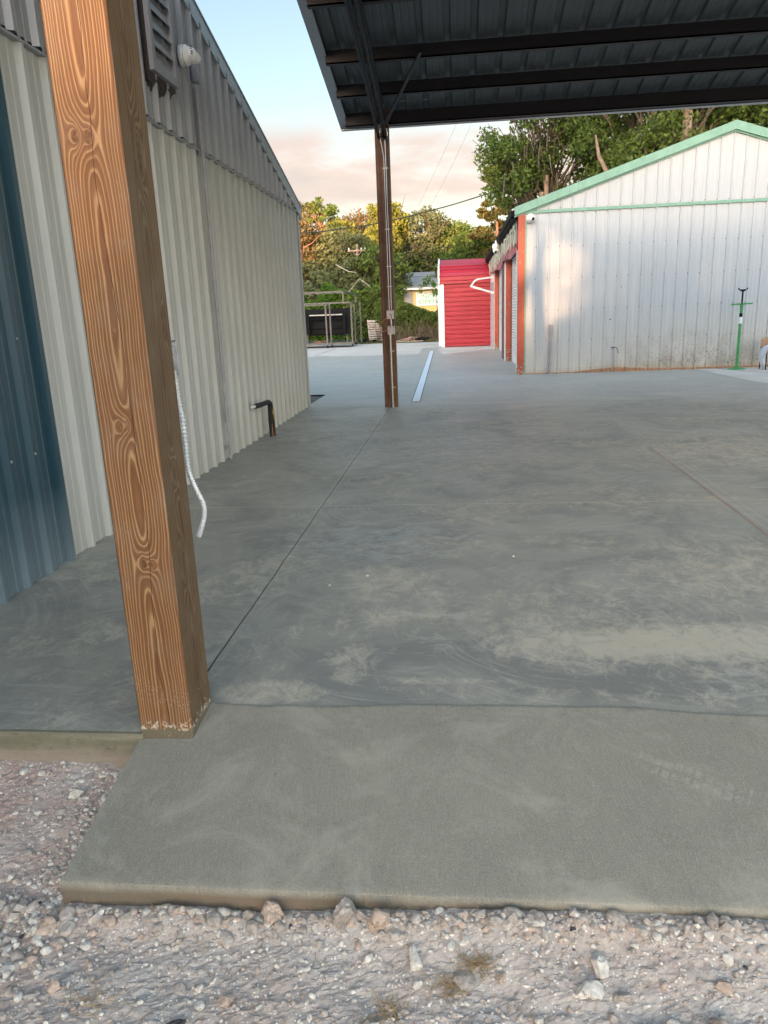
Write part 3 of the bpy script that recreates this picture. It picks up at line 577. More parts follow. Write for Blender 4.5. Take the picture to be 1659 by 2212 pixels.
# larger stones, each its own thing
def stone(name, label, x, y, rs, mat, seed, rz=0, sink=.35, n=4, jag=.6, group=None):
    vs, fs = rockmesh(rs, n, seed, jag); c_, sn = math.cos(rz), math.sin(rz)
    z = float(dirt_h(np.array([x]), np.array([y]))[0]) + rs[2] * (1 - sink)
    b = MB(); b.add([(x + p[0] * c_ - p[1] * sn, y + p[0] * sn + p[1] * c_, z + p[2]) for p in vs], fs)
    o = b.build(name, mat, origin=(x, y, z - rs[2] * .6), smooth=(n > 2)); return tag(o, label, 'rock' if 'clod' not in name else 'clod', group)
ST = [('dirt_clod', 'large crumbly pinkish clod leaning on the apron face, nearest the corner', -.55, 1.715, (.040, .034, .040), 'rockp', 1, .3),
      ('dirt_clod', 'large pale grey clod leaning on the apron face beside the pink one', -.34, 1.715, (.044, .034, .034), 'rockg', 2, 1),
      ('dirt_clod', 'brownish clod against the apron face, third from the corner', -.245, 1.695, (.036, .034, .034), 'rockp', 3, 2),
      ('rock', 'tall narrow white stone lying end-on in the dirt', -.135, 1.60, (.018, .042, .018), 'rock', 4, .1),
      ('rock', 'small round white stone touching the end of the narrow one', -.125, 1.532, (.014, .014, .013), 'rock', 5, 0),
      ('rock', 'largest oval white stone near the apron edge on the right', .345, 1.60, (.024, .042, .022), 'rock', 6, .2),
      ('rock', 'broad flat white stone just below the largest oval one', .31, 1.53, (.042, .028, .020), 'rock', 7, .1),
      ('rock', 'rough grey white stone right of the broad flat one', .385, 1.525, (.022, .016, .014), 'rockg', 8, .4),
      ('rock', 'pale round stone alone at the bottom of the dirt strip', .02, 1.40, (.024, .02, .014), 'rock', 9, .2),
      ('rock', 'pinkish bulbous stone at the right end of the dirt', .60, 1.44, (.026, .045, .024), 'rockp', 10, .5),
      ('rock', 'long lumpy tan stone lying crosswise on the right', .42, 1.425, (.062, .02, .02), 'rockp', 11, .35),
      ('rock', 'small bright white stone beside the dark clods', .50, 1.475, (.019, .02, .015), 'rock', 12, 0),
      ('rock', 'buff triangular stone near the right border below the apron', .645, 1.56, (.021, .022, .016), 'rockp', 13, .8),
      ('rock', 'flat grey stone sunk in the middle of the dirt', .12, 1.505, (.024, .02, .010), 'rockg', 14, .6),
      ('rock', 'pale stone by the apron foot at far right', .68, 1.63, (.016, .02, .015), 'rock', 15, .3),
      ('dirt_clod', 'cracked grey clod beside the dried root tuft', .0, 1.555, (.032, .030, .012), 'rockg', 16, .3),
      ('rock', 'small black stone at the bottom left of the dirt', -.72, 1.395, (.022, .014, .011), 'rockd', 17, .2),
      ('rock', 'flat pinkish stone left of centre in the lower dirt', -.62, 1.47, (.026, .022, .014), 'rockp', 18, .2),
      ('rock', 'small tan stone at the left border in the bottom dirt', -1.09, 1.475, (.018, .016, .016), 'rockp', 19, .2),
      ('rock', 'white lump on the reddish dirt beside the apron', -1.385, 2.19, (.030, .020, .024), 'rock', 20, .5),
      ('dirt_clod', 'brown square clod at the apron corner', -1.21, 1.665, (.032, .024, .02), 'rockp', 21, .5),
      ('dirt_clod', 'upper dark grey clod in the small heap on the right', .50, 1.44, (.018, .016, .016), 'rockg', 22, 0),
      ('dirt_clod', 'lower dark grey clod in the small heap on the right', .525, 1.405, (.016, .018, .015), 'rockg', 23, 1),
      ('rock', 'smooth brown pebble standing left of the largest oval stone', .09, 1.565, (.014, .019, .014), 'rockp', 24, .2),
      ('rock', 'pale pebble left of the flat pinkish stone', -.70, 1.50, (.014, .012, .012), 'rock', 25, .2),
      ('rock', 'round brown pebble between the pink stone and the grey tuft', -.25, 1.42, (.015, .015, .014), 'rockp', 26, .4)]
for (n_, l_, x, y, rs, mt, sd_, rz) in ST: stone(n_, l_, x, y, rs, M[mt], sd_, rz)
# dry root tufts and straw
def tuft(label, x, y, R_, N, seed, up=.035):
    r = random.Random(seed); b = MB(); z = float(dirt_h(np.array([x]), np.array([y]))[0])
    for _ in range(N):
        a_ = r.uniform(0, 6.28); L_ = R_ * r.uniform(.4, 1.2); p = Vector((x + r.gauss(0, R_ * .25), y + r.gauss(0, R_ * .2), z + .003)); pts = [p]
        for k in range(4):
            a_ += r.uniform(-.8, .8); p = p + Vector((math.cos(a_) * L_ / 4, math.sin(a_) * L_ / 4, r.uniform(-.3, .7) * up / 2)); p.z = max(p.z, z + .002); pts.append(p)
        b.tube(pts, [.0011, .0010, .0009, .0008, .0004], 4)
    return tag(b.build('root_tuft', M['straw'], origin=(x, y, z)), label, 'dry tuft', 'dried root tufts on the dirt')
tuft('dark ball of dried roots nearest the apron edge', .03, 1.60, .055, 60, 1)
tuft('matted brown root tuft below and left of the root ball', -.045, 1.545, .06, 55, 2)
tuft('pale straw tuft spread flat, lowest of the tufts', -.18, 1.455, .085, 50, 3, .015)
tuft('thin straw wisp at the left bottom of the dirt', -.98, 1.43, .07, 16, 4, .015)
tuft('straw wisp over the apron face near the middle clod', -.19, 1.735, .06, 10, 5, .02)
tuft('long forked dead root trailing down right of centre', .17, 1.42, .09, 12, 6, .02)
b = MB(); r = random.Random(5)
for _ in range(190):
    x, y = r.uniform(-1.7, 1.0), r.uniform(1.2, 1.74); a_ = r.uniform(0, 3.14); L_ = r.uniform(.01, .05); z = float(dirt_h(np.array([x]), np.array([y]))[0]) + .004
    b.tube([(x, y, z), (x + L_ * math.cos(a_) / 2, y + L_ * math.sin(a_) / 2, z + .004), (x + L_ * math.cos(a_ + .3), y + L_ * math.sin(a_ + .3), z + .002)], .0008, 4)
tag(b.build('straw_litter', M['straw']), 'loose bits of straw and root littering the dirt', 'straw', kind='stuff')
for i, (x, y, l) in enumerate(((-.55, 4.1, 'white pebble left of the saw cut on the slab'), (-.75, 3.95, 'small pebble lying beside the saw cut'), (.33, 4.45, 'tiny pebble alone in the middle of the slab'))):
    vs, fs = rockmesh((.009, .008, .006), 1, 40 + i, .4); b = MB(); b.add([(x + p[0], y + p[1], .004 + p[2]) for p in vs], fs); tag(b.build('pebble', M['rock'], origin=(x, y, 0)), l, 'pebble')

# ------------------------------------------------------------------ corrugated sheet helper
def rprof(u0, u1, pitch, phase, h=.038, wt=.030, wb=.078, minor=True, mh=.005):
    pts = [(u0, 0)]; k = math.floor((u0 - phase) / pitch) - 1
    while phase + k * pitch < u1 + pitch:
        c_ = phase + k * pitch
        seq = [(c_ - wb / 2, 0), (c_ - wt / 2, h), (c_ + wt / 2, h), (c_ + wb / 2, 0)]
        if minor:
            for q in (.36, .64): seq += [(c_ + pitch * q - .016, 0), (c_ + pitch * q - .008, mh), (c_ + pitch * q + .008, mh), (c_ + pitch * q + .016, 0)]
        for p in seq:
            if u0 < p[0] < u1 and p[0] > pts[-1][0]: pts.append(p)
        k += 1
    pts.append((u1, 0)); return pts
def sheet(prof, fn, z0, z1, th=None):      # fn(u, d, z) -> point; z1 may be a function of u
    b = MB(); lo = [fn(u, d, z0(u) if callable(z0) else z0) for u, d in prof]; hi = [fn(u, d, z1(u) if callable(z1) else z1) for u, d in prof]
    return b.grid([lo, hi])
# ------------------------------------------------------------------ left building
LB = thing('metal_building', 'long grey corrugated metal building with a dark blue wall section on the left', 'building', (-6.5, 8, 0))
fl = lambda u, d, z: (XW + d, u, z)
rake = lambda Y: 3.20 + .272 * (12.75 - Y) if Y > 5 else 3.20 + .272 * (Y + 2.75)
body = MB(); body.v = []
yb = [-2.9, 5.0, 12.66]
for X0 in (-12.5, XW - .03): body.v += [(X0, -2.9, -.3), (X0, 12.66, -.3), (X0, 12.66, 3.16), (X0, 5, rake(5) - .05), (X0, -2.9, 3.05)]
body.f = [(0, 1, 2, 3, 4), (9, 8, 7, 6, 5), (0, 5, 6, 1), (1, 6, 7, 2), (2, 7, 8, 3), (3, 8, 9, 4), (4, 9, 5, 0)]; body.mi = [0] * 7
body.build('wall_core', M['upper'], LB)
sheet(rprof(4.44, 12.68, .2755, 6.95), fl, -.02, 3.15).build('lower_wall', M['lower'], LB, label='pale grey lower wall of ribbed sheet')
b = sheet(rprof(.6, 4.44, .253, 3.70, .032), fl, -.02, 3.10)
for yy in (3.70, 3.953, 4.206):
    for zz in (.76, 1.44, 2.1): b.lathe([(.009, 0), (.009, .004), (.004, .007)], (XW + .033, yy, zz), (1, 0, 0), 8, 1)
b.build('blue_wall_section', [M['blue'], M['galv']], LB, label='dark blue ribbed wall section')
sheet(rprof(-2.9, .6, .2755, 0), fl, -.02, 3.15).build('near_wall', M['lower'], LB)
sheet(rprof(-2.9, 12.7, .2755, 6.88), lambda u, d, z: (XW + .012 + d, u, z), 3.17, lambda u: rake(u) - .03).build('gable_wall', M['upper'], LB, label='darker bare grey gable wall of ribbed sheet')
b = MB(); b.box(XW, XW + .045, -2.9, 12.7, 3.135, 3.150); b.box(XW, XW + .012, -2.9, 12.7, 3.150, 3.185); b.build('flashing', M['upper'], LB)
b = MB(); b.box(XW - .02, XW + .045, 4.415, 4.462, -.01, 3.12); b.build('edge_trim', M['blue'], LB, label='blue edge trim of the blue section')
# rake trim and roof
b = MB()
for (ya, yb_) in ((5.0, 12.92), (-3.1, 5.0)):
    za, zb = rake(ya + (1e-6 if ya < 5 else 0)) if ya > -3 else rake(-3.1), rake(yb_)
    b.add([(XW + .05, ya, za - .10), (XW + .05, yb_, zb - .10), (XW + .05, yb_, zb + .09), (XW + .05, ya, za + .09), (XW - .0, ya, za - .10), (XW, yb_, zb - .10), (XW, yb_, zb + .09), (XW, ya, za + .09)],
          [(0, 1, 2, 3), (4, 7, 6, 5), (0, 4, 5, 1), (1, 5, 6, 2), (2, 6, 7, 3), (3, 7, 4, 0)])
b.build('rake_trim', M['trimgrey'], LB)
b = MB()
b.add([(XW + .06, 12.95, rake(12.95) + .095), (XW + .06, 5, rake(5) + .095), (XW + .06, -3.1, rake(-3.1) + .095), (-12.6, 12.95, rake(12.95) + .095), (-12.6, 5, rake(5) + .095), (-12.6, -3.1, rake(-3.1) + .095),
       (XW + .06, 12.95, rake(12.95) + .08), (XW + .06, 5, rake(5) + .08), (XW + .06, -3.1, rake(-3.1) + .08), (-12.6, 12.95, rake(12.95) + .08), (-12.6, 5, rake(5) + .08), (-12.6, -3.1, rake(-3.1) + .08)],
      [(0, 3, 4, 1), (1, 4, 5, 2), (6, 7, 10, 9), (7, 8, 11, 10), (0, 1, 7, 6), (1, 2, 8, 7), (0, 6, 9, 3), (2, 5, 11, 8), (3, 9, 10, 4), (4, 10, 11, 5)])
b.build('roof', M['greyroof'], LB)
b = MB(); b.box(XW - .03, XW + .035, 12.68, 12.74, 0, 3.10); b.build('corner_trim', M['lower'], LB)
# louvre vent with brown sealant
V = MB(); y0, y1, z0, z1 = 6.78, 7.30, 3.58, 4.34; x = XW + .02
for (a0, a1, c0, c1) in ((y0 - .03, y0 + .03, z0 - .03, z1 + .03), (y1 - .03, y1 + .03, z0 - .03, z1 + .03)): V.box(x, x + .07, a0, a1, c0, c1)
V.box(x, x + .07, y0 + .03, y1 - .03, z0 - .03, z0 + .04); V.box(x, x + .07, y0 + .03, y1 - .03, z1 - .04, z1 + .03)
vent = V.build('vent', M['upper'], LB)
S = MB(); n = 5
for i in range(n):
    za = z0 + .04 + (z1 - z0 - .08) * i / n; zb = z0 + .04 + (z1 - z0 - .08) * (i + 1) / n
    S.add([(x + .055, y0 + .03, za), (x + .055, y1 - .03, za), (x + .018, y1 - .03, zb), (x + .018, y0 + .03, zb), (x + .062, y0 + .03, za + .012), (x + .062, y1 - .03, za + .012), (x + .062, y1 - .03, za - .004), (x + .062, y0 + .03, za - .004)],
          [(0, 1, 2, 3), (0, 4, 5, 1), (4, 7, 6, 5), (7, 0, 1, 6)])
S.build('louvres', M['upper'], vent)
T = MB(); r = random.Random(3)
T.box(XW, XW + .05, y0 - .075, y0 - .032, z0 - .12, z1 + .05)
T.box(XW, XW + .045, y0 - .03, y1 + .05, z0 - .065, z0 - .032)
for _ in range(16):
    yy = r.uniform(y0 - .06, y1 + .03); T.tube([(XW + .02, yy, z0 - .04), (XW + .03, yy + r.uniform(-.01, .01), z0 - .09), (XW + .015, yy, z0 - r.uniform(.10, .19))], [.03, .026, .008], 6)
T.build('sealant', M['tar'], vent, smooth=True)
# conduit, box
C_ = MB(); C_.tube([(XW + .055, 7.93, 3.72), (XW + .055, 7.93, 3.2), (XW + .062, 7.93, 3.1), (XW + .055, 7.93, .55)], .019, 8)
C_.tube([(XW + .055, 7.93, .58), (XW + .055, 7.93, .40)], .026, 8); C_.tube([(XW + .055, 7.93, 1.9), (XW + .055, 7.93, 1.86)], .025, 8); C_.tube([(XW + .055, 7.93, .42), (XW + .055, 7.93, .0)], .013, 8)
for zz in (.12, 3.1): C_.box(XW + .03, XW + .045, 7.88, 7.98, zz, zz + .03)
C_.build('conduit', M['pvc'], LB, smooth=True)
C_ = MB(); C_.box(XW + .03, XW + .10, 7.90, 8.01, 3.76, 3.95); cb = C_.build('conduit_box', M['pvc'], LB, bevel=.015)
# screws on the blue section and wall
def dome_camera(label, c, out, look, r_, parentless=True, txt=None):
    t = thing('security_camera', label, 'camera', c); c = Vector(c); out = Vector(out); look = Vector(look).normalized()
    b = MB(); b.lathe([(r_, 0), (r_, r_ * .55), (r_ * .97, r_ * .62), (r_ * .8, r_ * .9)], c, out, 24); b.build('mount', M['camwhite'], t, smooth=True)
    e0 = c + out * r_ * .95
    b = MB(); b.lathe([(r_ * 1.012, 0), (r_ * 1.012, r_ * .03)], c + out * r_ * .5, out, 24); b.build('seam', M['black'], t)
    b = MB(); prof = [(r_ * .75 * math.sin(a_), -r_ * .75 * math.cos(a_)) for a_ in np.linspace(.1, 2.1, 12)] + [(r_ * .58, r_ * .60), (r_ * .56, r_ * .66), (r_ * .40, r_ * 1.02)]
    b.lathe(prof, e0, look, 24); b.build('housing', M['camwhite'], t, smooth=True)
    b = MB(); b.lathe([(r_ * .37, 0), (r_ * .33, r_ * .03)], e0 + look * r_ * 1.015, look, 20); b.build('lens', M['lens'], t)
    return t
c1_ = dome_camera('white dome camera high on the grey gable beside the louvre vent', (XW + .045, 7.60, 3.90), (1, 0, 0), (.55, .80, -.22), .092)
text_part('lettering', 'ALTS', .035, M['signk'], c1_, (XW + .17, 7.5, 3.955), (math.radians(90), math.radians(90), math.radians(60)))
dome_camera('white dome camera under the green girt at the shop corner', (1.63, YG - .01, 3.39), (0, -1, 0), (.35, -.8, -.25), .10)
# insulated pipe
t = thing('insulated_pipe', 'black foam wrapped pipe bending out of the grey wall into the slab', 'pipe', (-2.44, 9.45, 0))
b = MB(); pts = [(-2.50, 8.97, .452), (-2.47, 9.10, .452), (-2.45, 9.30, .455), (-2.44, 9.40, .45), (-2.435, 9.455, .425), (-2.435, 9.47, .38), (-2.435, 9.47, .3), (-2.44, 9.47, .22)]
b.tube(pts, [.03, .031, .03, .034, .036, .036, .037, .035], 14); b.tube([(-2.44, 9.445, .23), (-2.445, 9.435, .12), (-2.445, 9.43, -.01)], [.03, .019, .017], 10); b.tube([(-2.43, 9.49, .23), (-2.42, 9.51, .12), (-2.42, 9.51, -.01)], [.03, .018, .017], 10)
b.build('foam_sleeve', M['foam'], t, smooth=True)
b = MB(); b.tube([(-2.52, 8.90, .452), (-2.50, 8.98, .452)], .018, 10); b.build('pipe_end', M['camwhite'], t, smooth=True)
b = MB(); b.tube([(-2.395, 9.46, .36), (-2.40, 9.45, .31), (-2.395, 9.47, .26), (-2.395, 9.485, .20)], [.007, .012, .01, .004], 6); b.build('split_foam', M['yellowfoam'], t)
b = MB(); b.tube([(-2.435, 9.47, .27), (-2.43, 9.47, -.01)], .01, 8); b.build('inner_pipe', M['copper'], t)

# ------------------------------------------------------------------ canopy with posts
CN = thing('steel_canopy', 'open metal canopy with dark purlins on timber posts, reaching over the new slab', 'canopy', (3.8, 7.3, 0))
zr = lambda Y: 4.365 + .219 * (12.6 - Y) if Y >= 7.35 else 4.365 + .219 * (Y - 2.1)
X0c, X1c = -1.74, 9.6
pr = rprof(X0c, X1c, .335, -1.09, .032, .06, .10, True, .004)
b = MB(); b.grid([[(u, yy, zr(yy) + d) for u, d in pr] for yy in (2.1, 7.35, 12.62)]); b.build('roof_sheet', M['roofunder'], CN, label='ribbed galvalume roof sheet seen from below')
for yy in (2.25, 3.1, 3.93, 5.06, 6.2, 7.2, 8.34, 9.47, 10.63, 11.46, 12.26):
    b = MB(); z_ = zr(yy) - .004
    dpt = .165 if yy != 12.26 else .19
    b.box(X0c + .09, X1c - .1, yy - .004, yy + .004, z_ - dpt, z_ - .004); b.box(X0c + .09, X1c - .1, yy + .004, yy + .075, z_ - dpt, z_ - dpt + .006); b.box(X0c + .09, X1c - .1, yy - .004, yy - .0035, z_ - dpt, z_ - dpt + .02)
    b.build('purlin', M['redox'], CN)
# trims
b = MB(); b.box(X0c - .03, X1c + .03, 12.61, 12.63, 4.27, 4.40); b.box(X0c - .0, X1c, 12.50, 12.61, 4.265, 4.272); b.build('eave_trim', M['trimgrey'], CN)
b = MB(); b.box(X0c - .03, X1c + .03, 2.07, 2.09, 4.27, 4.40); b.build('eave_trim', M['trimgrey'], CN)
for X_t, s2 in ((X0c, 1), (X1c, -1)):
    b = MB()
    for (ya, yb_) in ((7.35, 12.62), (2.08, 7.35)):
        za, zb = zr(ya) if ya >= 7.35 else zr(2.1), zr(yb_) if yb_ > 7.35 else zr(7.3499)
        o_ = sorted((X_t - .03 * s2, X_t - .015 * s2)); i_ = sorted((X_t - .015 * s2, X_t + .105 * s2))
        for (xa, xb, dz0, dz1) in ((*o_, -.075, .05), (*i_, -.075, -.068)):
            b.add([(xa, ya, za + dz0), (xb, ya, za + dz0), (xb, yb_, zb + dz0), (xa, yb_, zb + dz0), (xa, ya, za + dz1), (xb, ya, za + dz1), (xb, yb_, zb + dz1), (xa, yb_, zb + dz1)],
                  [(0, 3, 2, 1), (4, 5, 6, 7), (0, 1, 5, 4), (1, 2, 6, 5), (2, 3, 7, 6), (3, 0, 4, 7)])
    for yy in np.arange(2.6, 12.5, .83): b.lathe([(.010, 0), (.008, .008)], (X_t + .04 * s2, yy, zr(yy) - .078), (0, 0, -1), 8)
    b.build('rake_trim', M['trimgrey'], CN)
# lattice trusses
def truss(xc):
    b = MB()
    zt = lambda Y, o: zr(Y) - o
    for xo, off in ((-.055, .40), (.055, .40), (-.055, .20), (.055, .20)):
        for (ya, yb_) in ((7.35, 12.2), (2.5, 7.35)):
            oa = off if off < .3 else off
            p, q = Vector((xc + xo, ya, zt(ya if ya > 7 else 2.5, oa))), Vector((xc + xo, yb_, zt(yb_ if yb_ > 7.4 else 7.3499, oa)))
            if off < .3: p.z += .0; q.z += .0
            b.bar(p, q, .035, .035)
    yy = 2.6; k = 0
    while yy < 12.0:
        y2 = yy + .33; oa, ob = (.40, .20) if k % 2 else (.20, .40)
        b.bar((xc, yy, zt(yy, oa)), (xc, y2, zt(y2, ob)), .02, .02); yy = y2; k += 1
    for yp in (2.62, 12.16):
        b.box(xc - .05, xc + .05, yp - .008, yp + .008, 4.02, zr(yp) - .18)
        b.box(xc - .008, xc + .008, yp - .12 if yp > 5 else yp, yp if yp > 5 else yp + .12, 4.05, zr(yp) - .2)
    tr = b.build('truss', M['darksteel'], CN)
    for zz in (4.10, 4.2, 4.3): c = MB(); c.lathe([(.013, 0), (.013, .01), (.006, .02)], (xc + .03, 12.152, zz), (0, -1, 0), 8); c.build('bolt', M['galv'], tr)
truss(-1.09); truss(6.6)
b = MB(); b.bar((-1.02, 12.05, 4.10 + .12), (-.42, 10.50, zr(10.5) - .17), .04, .03); b.build('brace', M['darksteel'], CN)
def postbox(x0, x1, y0, y1, z0, z1, front, side, name, label):
    b = MB(); e_ = .006
    ring = [(x0 + e_, y0), (x1 - e_, y0), (x1, y0 + e_), (x1, y1 - e_), (x1 - e_, y1), (x0 + e_, y1), (x0, y1 - e_), (x0, y0 + e_)]
    zs = np.linspace(z0, z1, 30); P = [[(x, y, z) for x, y in ring + [ring[0]]] for z in zs]
    b.grid(P); b.mi = []
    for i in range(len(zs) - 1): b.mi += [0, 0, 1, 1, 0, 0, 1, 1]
    b.f.append(tuple(range(len(P[0]) * (len(zs) - 1), len(P[0]) * (len(zs) - 1) + 8))); b.mi.append(0)
    b.f = [tuple(reversed(f)) for f in b.f]
    return b.build(name, [front, side], CN, label=label, origin=((x0 + x1) / 2, (y0 + y1) / 2, z0))
NP = postbox(-1.212, -1.010, 2.385, 2.612, -.12, 4.24, M['post_front'], M['post_side'], 'post', 'near timber post of orange pine with dark knots, concrete splashed at its foot')
FP = postbox(-1.208, -1.000, 12.19, 12.40, -.05, 4.46, M['post_old'], M['post_old_side'], 'post', 'far brown timber post with conduit and open boxes')
for (xx, yy, zt_) in ((6.5, 2.385, 4.24), (6.5, 12.19, 4.46)): postbox(xx, xx + .205, yy, yy + .21, -.05, zt_, M['post_old'], M['post_old_side'], 'post', 'brown timber post out on the right of the canopy')
b = MB(); b.box(-1.085, -.997, 12.176, 12.189, 0, 1.17); b.build('board', M['board'], FP)
def jbox(parent, x, y, z, w, h, d, facing=-1, name='junction_box', plugs=True):
    b = MB(); y2 = y + facing * d; ya, yb_ = min(y, y2), max(y, y2); th = .003
    b.box(x - w / 2, x + w / 2, yb_ - th if facing < 0 else ya, yb_ if facing < 0 else ya + th, z - h / 2, z + h / 2)
    b.box(x - w / 2, x - w / 2 + th, ya, yb_, z - h / 2, z + h / 2); b.box(x + w / 2 - th, x + w / 2, ya, yb_, z - h / 2, z + h / 2)
    b.box(x - w / 2, x + w / 2, ya, yb_, z + h / 2 - th, z + h / 2); b.box(x - w / 2, x + w / 2, ya, yb_, z - h / 2, z - h / 2 + th)
    if plugs:
        for q in (-.25, .25): b.lathe([(.016, 0), (.014, .006)], (x + q * w, y + facing * .004, z - h * .2), (0, facing, 0), 10)
    return b.build(name, M['galv'], parent)
jbox(FP, -1.062, 12.174, 1.475, .115, .135, .035); jbox(FP, -1.055, 12.174, 1.235, .115, .13, .035); jbox(FP, -1.065, 12.188, 4.10, .115, .145, .04)
b = MB()
b.tube([(-1.075, 12.165, 1.17), (-1.075, 12.16, .6), (-1.07, 12.16, 0)], .017, 8)
b.tube([(-1.10, 12.17, 4.17), (-1.135, 12.17, 4.09), (-1.10, 12.17, 3.93), (-1.077, 12.17, 3.78), (-1.078, 12.17, 3.0), (-1.078, 12.17, 1.55)], .007, 6)
b.tube([(-1.05, 12.17, 4.03), (-1.048, 12.17, 3.6), (-1.05, 12.17, 3.0), (-1.04, 12.17, 2.2), (-1.045, 12.17, 1.55)], .007, 6)
b.tube([(-1.06, 12.17, 4.17), (-1.06, 12.16, 4.4), (-1.05, 12.12, 4.47), (-.98, 12.08, 4.52), (-.7, 12.07, 4.50), (-.3, 12.07, 4.505)], .007, 6)
b.tube([(-1.06, 12.15, 1.42), (-1.05, 12.14, 1.35), (-1.055, 12.15, 1.28)], .012, 6)
b.build('conduit', M['galv'], FP, smooth=True)
for zz in (3.62, 2.75, 2.2, 1.9, .9, .32): b = MB(); b.box(-1.10, -1.02, 12.165, 12.172, zz, zz + .012); b.build('conduit_strap', M['galv'], FP)
b = MB(); b.tube([(-1.09, 12.14, 1.45), (-1.2, 12.05, 1.36), (-1.35, 12.0, 1.30)], .003, 5); b.tube([(-1.08, 12.13, 1.44), (-1.13, 12.08, 1.33), (-1.12, 12.1, 1.22), (-1.08, 12.14, 1.24)], .003, 5); b.tube([(-1.07, 12.14, 1.24), (-1.2, 12.04, 1.22), (-1.36, 12.0, 1.30), (-1.44, 12.0, 1.40)], .003, 5)
b.build('loose_wires', M['copper'], FP)
b = MB(); b.tube([(-1.07, 12.15, 1.49), (-1.05, 12.13, 1.47), (-1.04, 12.13, 1.43), (-1.06, 12.13, 1.42)], .004, 5);  b.build('black_wire', M['black'], FP)
# box and armoured conduit on the back of the near post
jb = MB(); jb.box(-1.095, -1.025, 2.613, 2.68, 1.315, 1.43); jb.box(-1.10, -1.02, 2.68, 2.684, 1.31, 1.435)
for zz in (1.345, 1.40): jb.lathe([(.017, 0), (.017, .003), (.012, .004)], (-1.0245, 2.648, zz), (1, 0, 0), 14)
jb.build('outlet_box', M['galv'], NP, bevel=.003)
jb = MB(); jb.box(-1.10, -1.033, 2.613, 2.66, 1.09, 1.20); jb.build('outlet_box', M['galv'], NP, bevel=.003)
cp = [(-1.03, 2.65, 1.315), (-1.028, 2.655, 1.23), (-1.022, 2.665, 1.14), (-1.026, 2.675, 1.04), (-1.026, 2.68, .95), (-1.005, 2.68, .88), (-.985, 2.685, .82), (-.985, 2.685, .77), (-1.003, 2.68, .715), (-1.014, 2.68, .69)]
def catm(P, n):
    P = [Vector(p) for p in P]; P = [P[0] * 2 - P[1]] + P + [P[-1] * 2 - P[-2]]; out = []
    for i in range(1, len(P) - 2):
        for k in range(n):
            t = k / n; out.append(.5 * ((2 * P[i]) + (P[i + 1] - P[i - 1]) * t + (2 * P[i - 1] - 5 * P[i] + 4 * P[i + 1] - P[i + 2]) * t * t + (3 * P[i] - P[i - 1] - 3 * P[i + 1] + P[i + 2]) * t ** 3))
    return out + [P[-2]]
pp = catm(cp, 26); b = MB(); b.tube(pp, [.0106 if (k // 2) % 2 else .0072 for k in range(len(pp))], 12, cap=False)
b.build('flexible_conduit', simple('bright armour strip', (.80, .80, .79), .35, .35, .05, 30), NP, smooth=False)
b = MB(); b.tube([(-1.03, 2.65, 1.33), (-1.03, 2.65, 1.30)], .012, 10); b.build('connector', M['galv'], NP)
# ------------------------------------------------------------------ trench drain
t = thing('trench_drain', 'long pale blue metal trench drain cover set in the slab beyond the far post', 'drain', (-.85, 21, 0))
b = MB(); b.add([(-.815, 12.86, .004), (-.655, 12.86, .004), (-.93, 29.8, .004), (-1.10, 29.8, .004)], [(0, 1, 2, 3)]); b.build('channel_frame', M['slabedge'], t)
b = MB(); b.add([(-.80, 12.9, .008), (-.67, 12.9, .008), (-.945, 29.7, .008), (-1.085, 29.7, .008), (-.80, 12.9, .005), (-.67, 12.9, .005), (-.945, 29.7, .005), (-1.085, 29.7, .005)], [(0, 1, 2, 3), (0, 4, 5, 1)]); b.build('cover', M['drain'], t)
b = MB(); b.tube([(2.04, 8.2, .006), (2.02, 6.4, .006), (2.01, 5.2, .006), (1.99, 4.4, .006)], .0022, 5); tag(b.build('string_line', simple('faded string', (.60, .30, .20), .6)), 'thin orange string lying along the joint on the right side of the slab', 'string')
# ------------------------------------------------------------------ shop with white gable
SH = thing('workshop', 'white ribbed workshop with green roof trim and roll up doors on its side', 'building', (5.83, 25, 0))
XP, XE = 5.83, 10.36
top = lambda X: 3.62 + .322 * (X - 1.30) if X < XP else 3.62 + .322 * (2 * XP - 1.30 - X)
b = MB(); yB0, yB1 = YG + .03, 33.2
for yy in (yB0, yB1): b.v += [(XS + .24, yy, -.2), (XE, yy, -.2), (XE, yy, 3.45), (XP, yy, 4.98), (XS + .24, yy, 3.5)]
b.f = [(0, 1, 2, 3, 4), (9, 8, 7, 6, 5), (0, 5, 6, 1), (1, 6, 7, 2), (2, 7, 8, 3), (3, 8, 9, 4), (4, 9, 5, 0)]; b.mi = [0] * 7
b.build('wall_core', M['white'], SH)
gp = rprof(1.52, XE, .2535, 1.79, .022, .022, .045, True, .003)
sheet(rprof(1.52, XE, .2535, 1.79, .022, .022, .045, True, .003), lambda u, d, z: (u, YG - .008 - d, z), 3.55, lambda u: top(u) - .17).build('upper_gable', M['gable'], SH)
b = MB(); b.box(1.5, XE + .03, YG - .034, YG + .0, 3.495, 3.535); b.box(1.5, XE + .03, YG - .018, YG, 3.535, 3.56); b.build('girt_trim', M['green'], SH)
def raketrim(y0, y1, o0, o1, mat, nm):
    b = MB()
    for xa, xb in ((1.28, XP), (XP, XE + .12)):
        za, zb = top(xa if xa < XP else XP + 1e-5), top(xb if xb <= XP else xb)
        b.add([(xa, y0, za + o0), (xb, y0, zb + o0), (xb, y0, zb + o1), (xa, y0, za + o1), (xa, y1, za + o0), (xb, y1, zb + o0), (xb, y1, zb + o1), (xa, y1, za + o1)],
              [(0, 1, 2, 3), (4, 7, 6, 5), (0, 4, 5, 1), (2, 6, 7, 3), (0, 3, 7, 4), (1, 5, 6, 2)])
    return b.build(nm, mat, SH)
